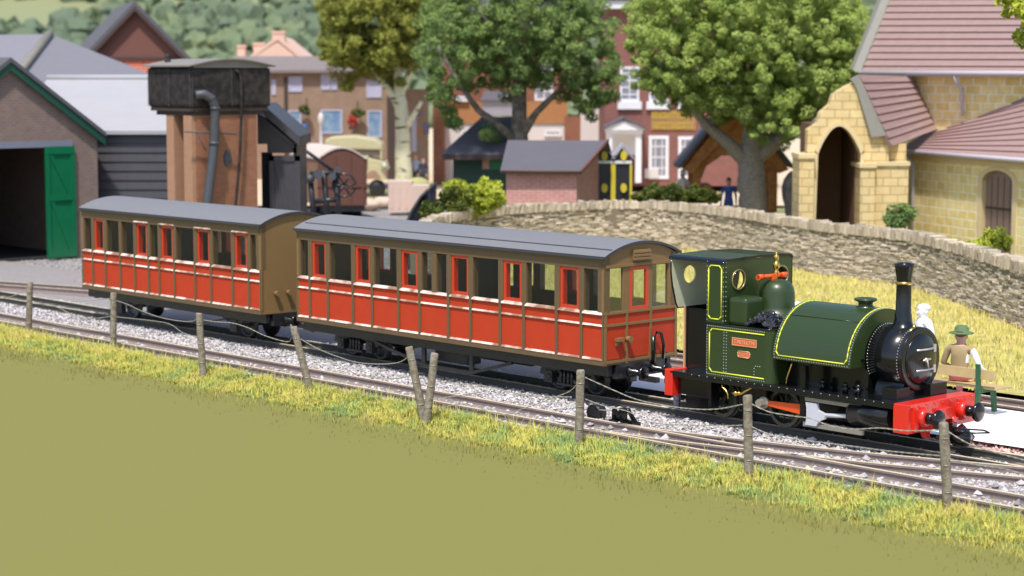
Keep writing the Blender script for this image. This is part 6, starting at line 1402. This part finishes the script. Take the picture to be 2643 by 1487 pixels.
ap_=at(ac,326,Yo)
left=[g0]+outl[:6]+[ap_]+[at(x,y,Yo) for x,y in arch[::-1][1:]]+[L1]
right=[g1]+outl[::-1][:5]+[ap_]+[at(x,y,Yo) for x,y in archR[1:]]+[R1_]
m.slab(left,(0,.55,0)); m.slab(right,(0,.55,0)); build('porch_wall',m,'porchst',CHt)
m=MB()
ao=[(x+(x-ac)*.16,y-12) for x,y in arch+archR[1:]]; ai=arch+archR[1:]
for i in range(len(ai)-1): m.slab([at(*ai[i],Yo-.06),at(*ai[i+1],Yo-.06),at(*ao[i+1],Yo-.06),at(*ao[i],Yo-.06)],(0,.1,0))
for (xa,xb) in((al-9,al),(ar_,ar_+9)): m.slab([at(xa,398,Yo-.06),at(xb,398,Yo-.06),Vector((XX(xb,Yo-.06),Yo-.06,-.05)),Vector((XX(xa,Yo-.06),Yo-.06,-.05))],(0,.1,0))
build('arch_moulding',m,'trimst',CHt)
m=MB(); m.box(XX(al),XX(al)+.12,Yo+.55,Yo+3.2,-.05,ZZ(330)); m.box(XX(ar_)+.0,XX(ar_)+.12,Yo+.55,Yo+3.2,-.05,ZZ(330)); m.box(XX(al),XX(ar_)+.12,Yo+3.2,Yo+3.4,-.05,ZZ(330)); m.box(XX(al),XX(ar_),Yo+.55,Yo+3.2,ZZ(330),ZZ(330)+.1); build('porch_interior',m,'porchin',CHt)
for (xa,xb,yt) in((2066,2104,408),(2224,2262,432),(2262,2352,428)):
    m=MB(); o_=.35 if xa!=2262 else .12; m.box(XX(xa),XX(xb),Yo-o_,Yo+1.2,-.05,ZZ(yt)); build('buttress',m,'porchst',CHt)
    m=MB(); m.box(XX(xa)-.04,XX(xb)+.04,Yo-o_-.06,Yo+1.2,ZZ(yt)+.003,ZZ(yt)+.13); build('buttress_cap',m,'trimst',CHt)
m=MB(); m.box(XX(2262),XX(2352),Yo+.3,Yo+2.5,ZZ(428),ZZ(372)); build('porch_side_wall',m,'porchst',CHt)
m=MB(); A_,B_,C_,D_=at(2216,193,Yo-.1),at(2352,197,66.2),at(2440,325,66.0),at(2300,378,Yo-.2); courses(m,D_,C_,B_,A_,9); build('porch_roof',m,'churchroof',CHt)
m=MB(); m.slab([A_,D_+(D_-A_)*-.15,D_+(D_-A_)*-.15+Vector((-.45,0,-.05)),at(2210,225,Yo-.1),at(2196,205,Yo-.1)],(0,.25,0)); build('porch_coping',m,'vergest',CHt)
# ================================================================ LIGHT, SKY, CAMERA
w=bpy.data.worlds.new('World'); SC.world=w; w.use_nodes=True; nt=w.node_tree; bg=nt.nodes['Background']; sk=nt.nodes.new('ShaderNodeTexSky'); sk.sky_type='NISHITA'; sk.sun_disc=False
SUN_EL=R_(62); SUN_AZ=Vector((-.22,-1.0,0)).normalized()
sk.sun_elevation=SUN_EL; sk.sun_rotation=math.atan2(SUN_AZ.x,SUN_AZ.y); sk.dust_density=1.5; sk.ozone_density=1.0
nt.links.new(sk.outputs[0],bg.inputs[0]); bg.inputs[1].default_value=.15; SC.view_settings.exposure=.4
sl=bpy.data.lights.new('sun','SUN'); sl.energy=3.35; sl.angle=R_(3); sl.color=(1,.955,.89); so=bpy.data.objects.new('sun',sl); COL.objects.link(so)
d=-(SUN_AZ*math.cos(SUN_EL)+Vector((0,0,math.sin(SUN_EL)))); so.rotation_euler=d.to_track_quat('-Z','Y').to_euler()
cd=bpy.data.cameras.new('camera'); cam=bpy.data.objects.new('camera',cd); COL.objects.link(cam); cam.location=(0,0,CH); cam.rotation_euler=(math.pi/2-TH,0,0)
cd.sensor_width=36; cd.lens=36*FPX/W; cd.clip_end=2000; cd.clip_start=.5; cd.dof.use_dof=True; cd.dof.focus_distance=33.; cd.dof.aperture_fstop=.85
SC.camera=cam; SC.view_settings.view_transform='Standard'; SC.view_settings.look='None'; SC.view_settings.gamma=1; SC.view_settings.exposure=.40
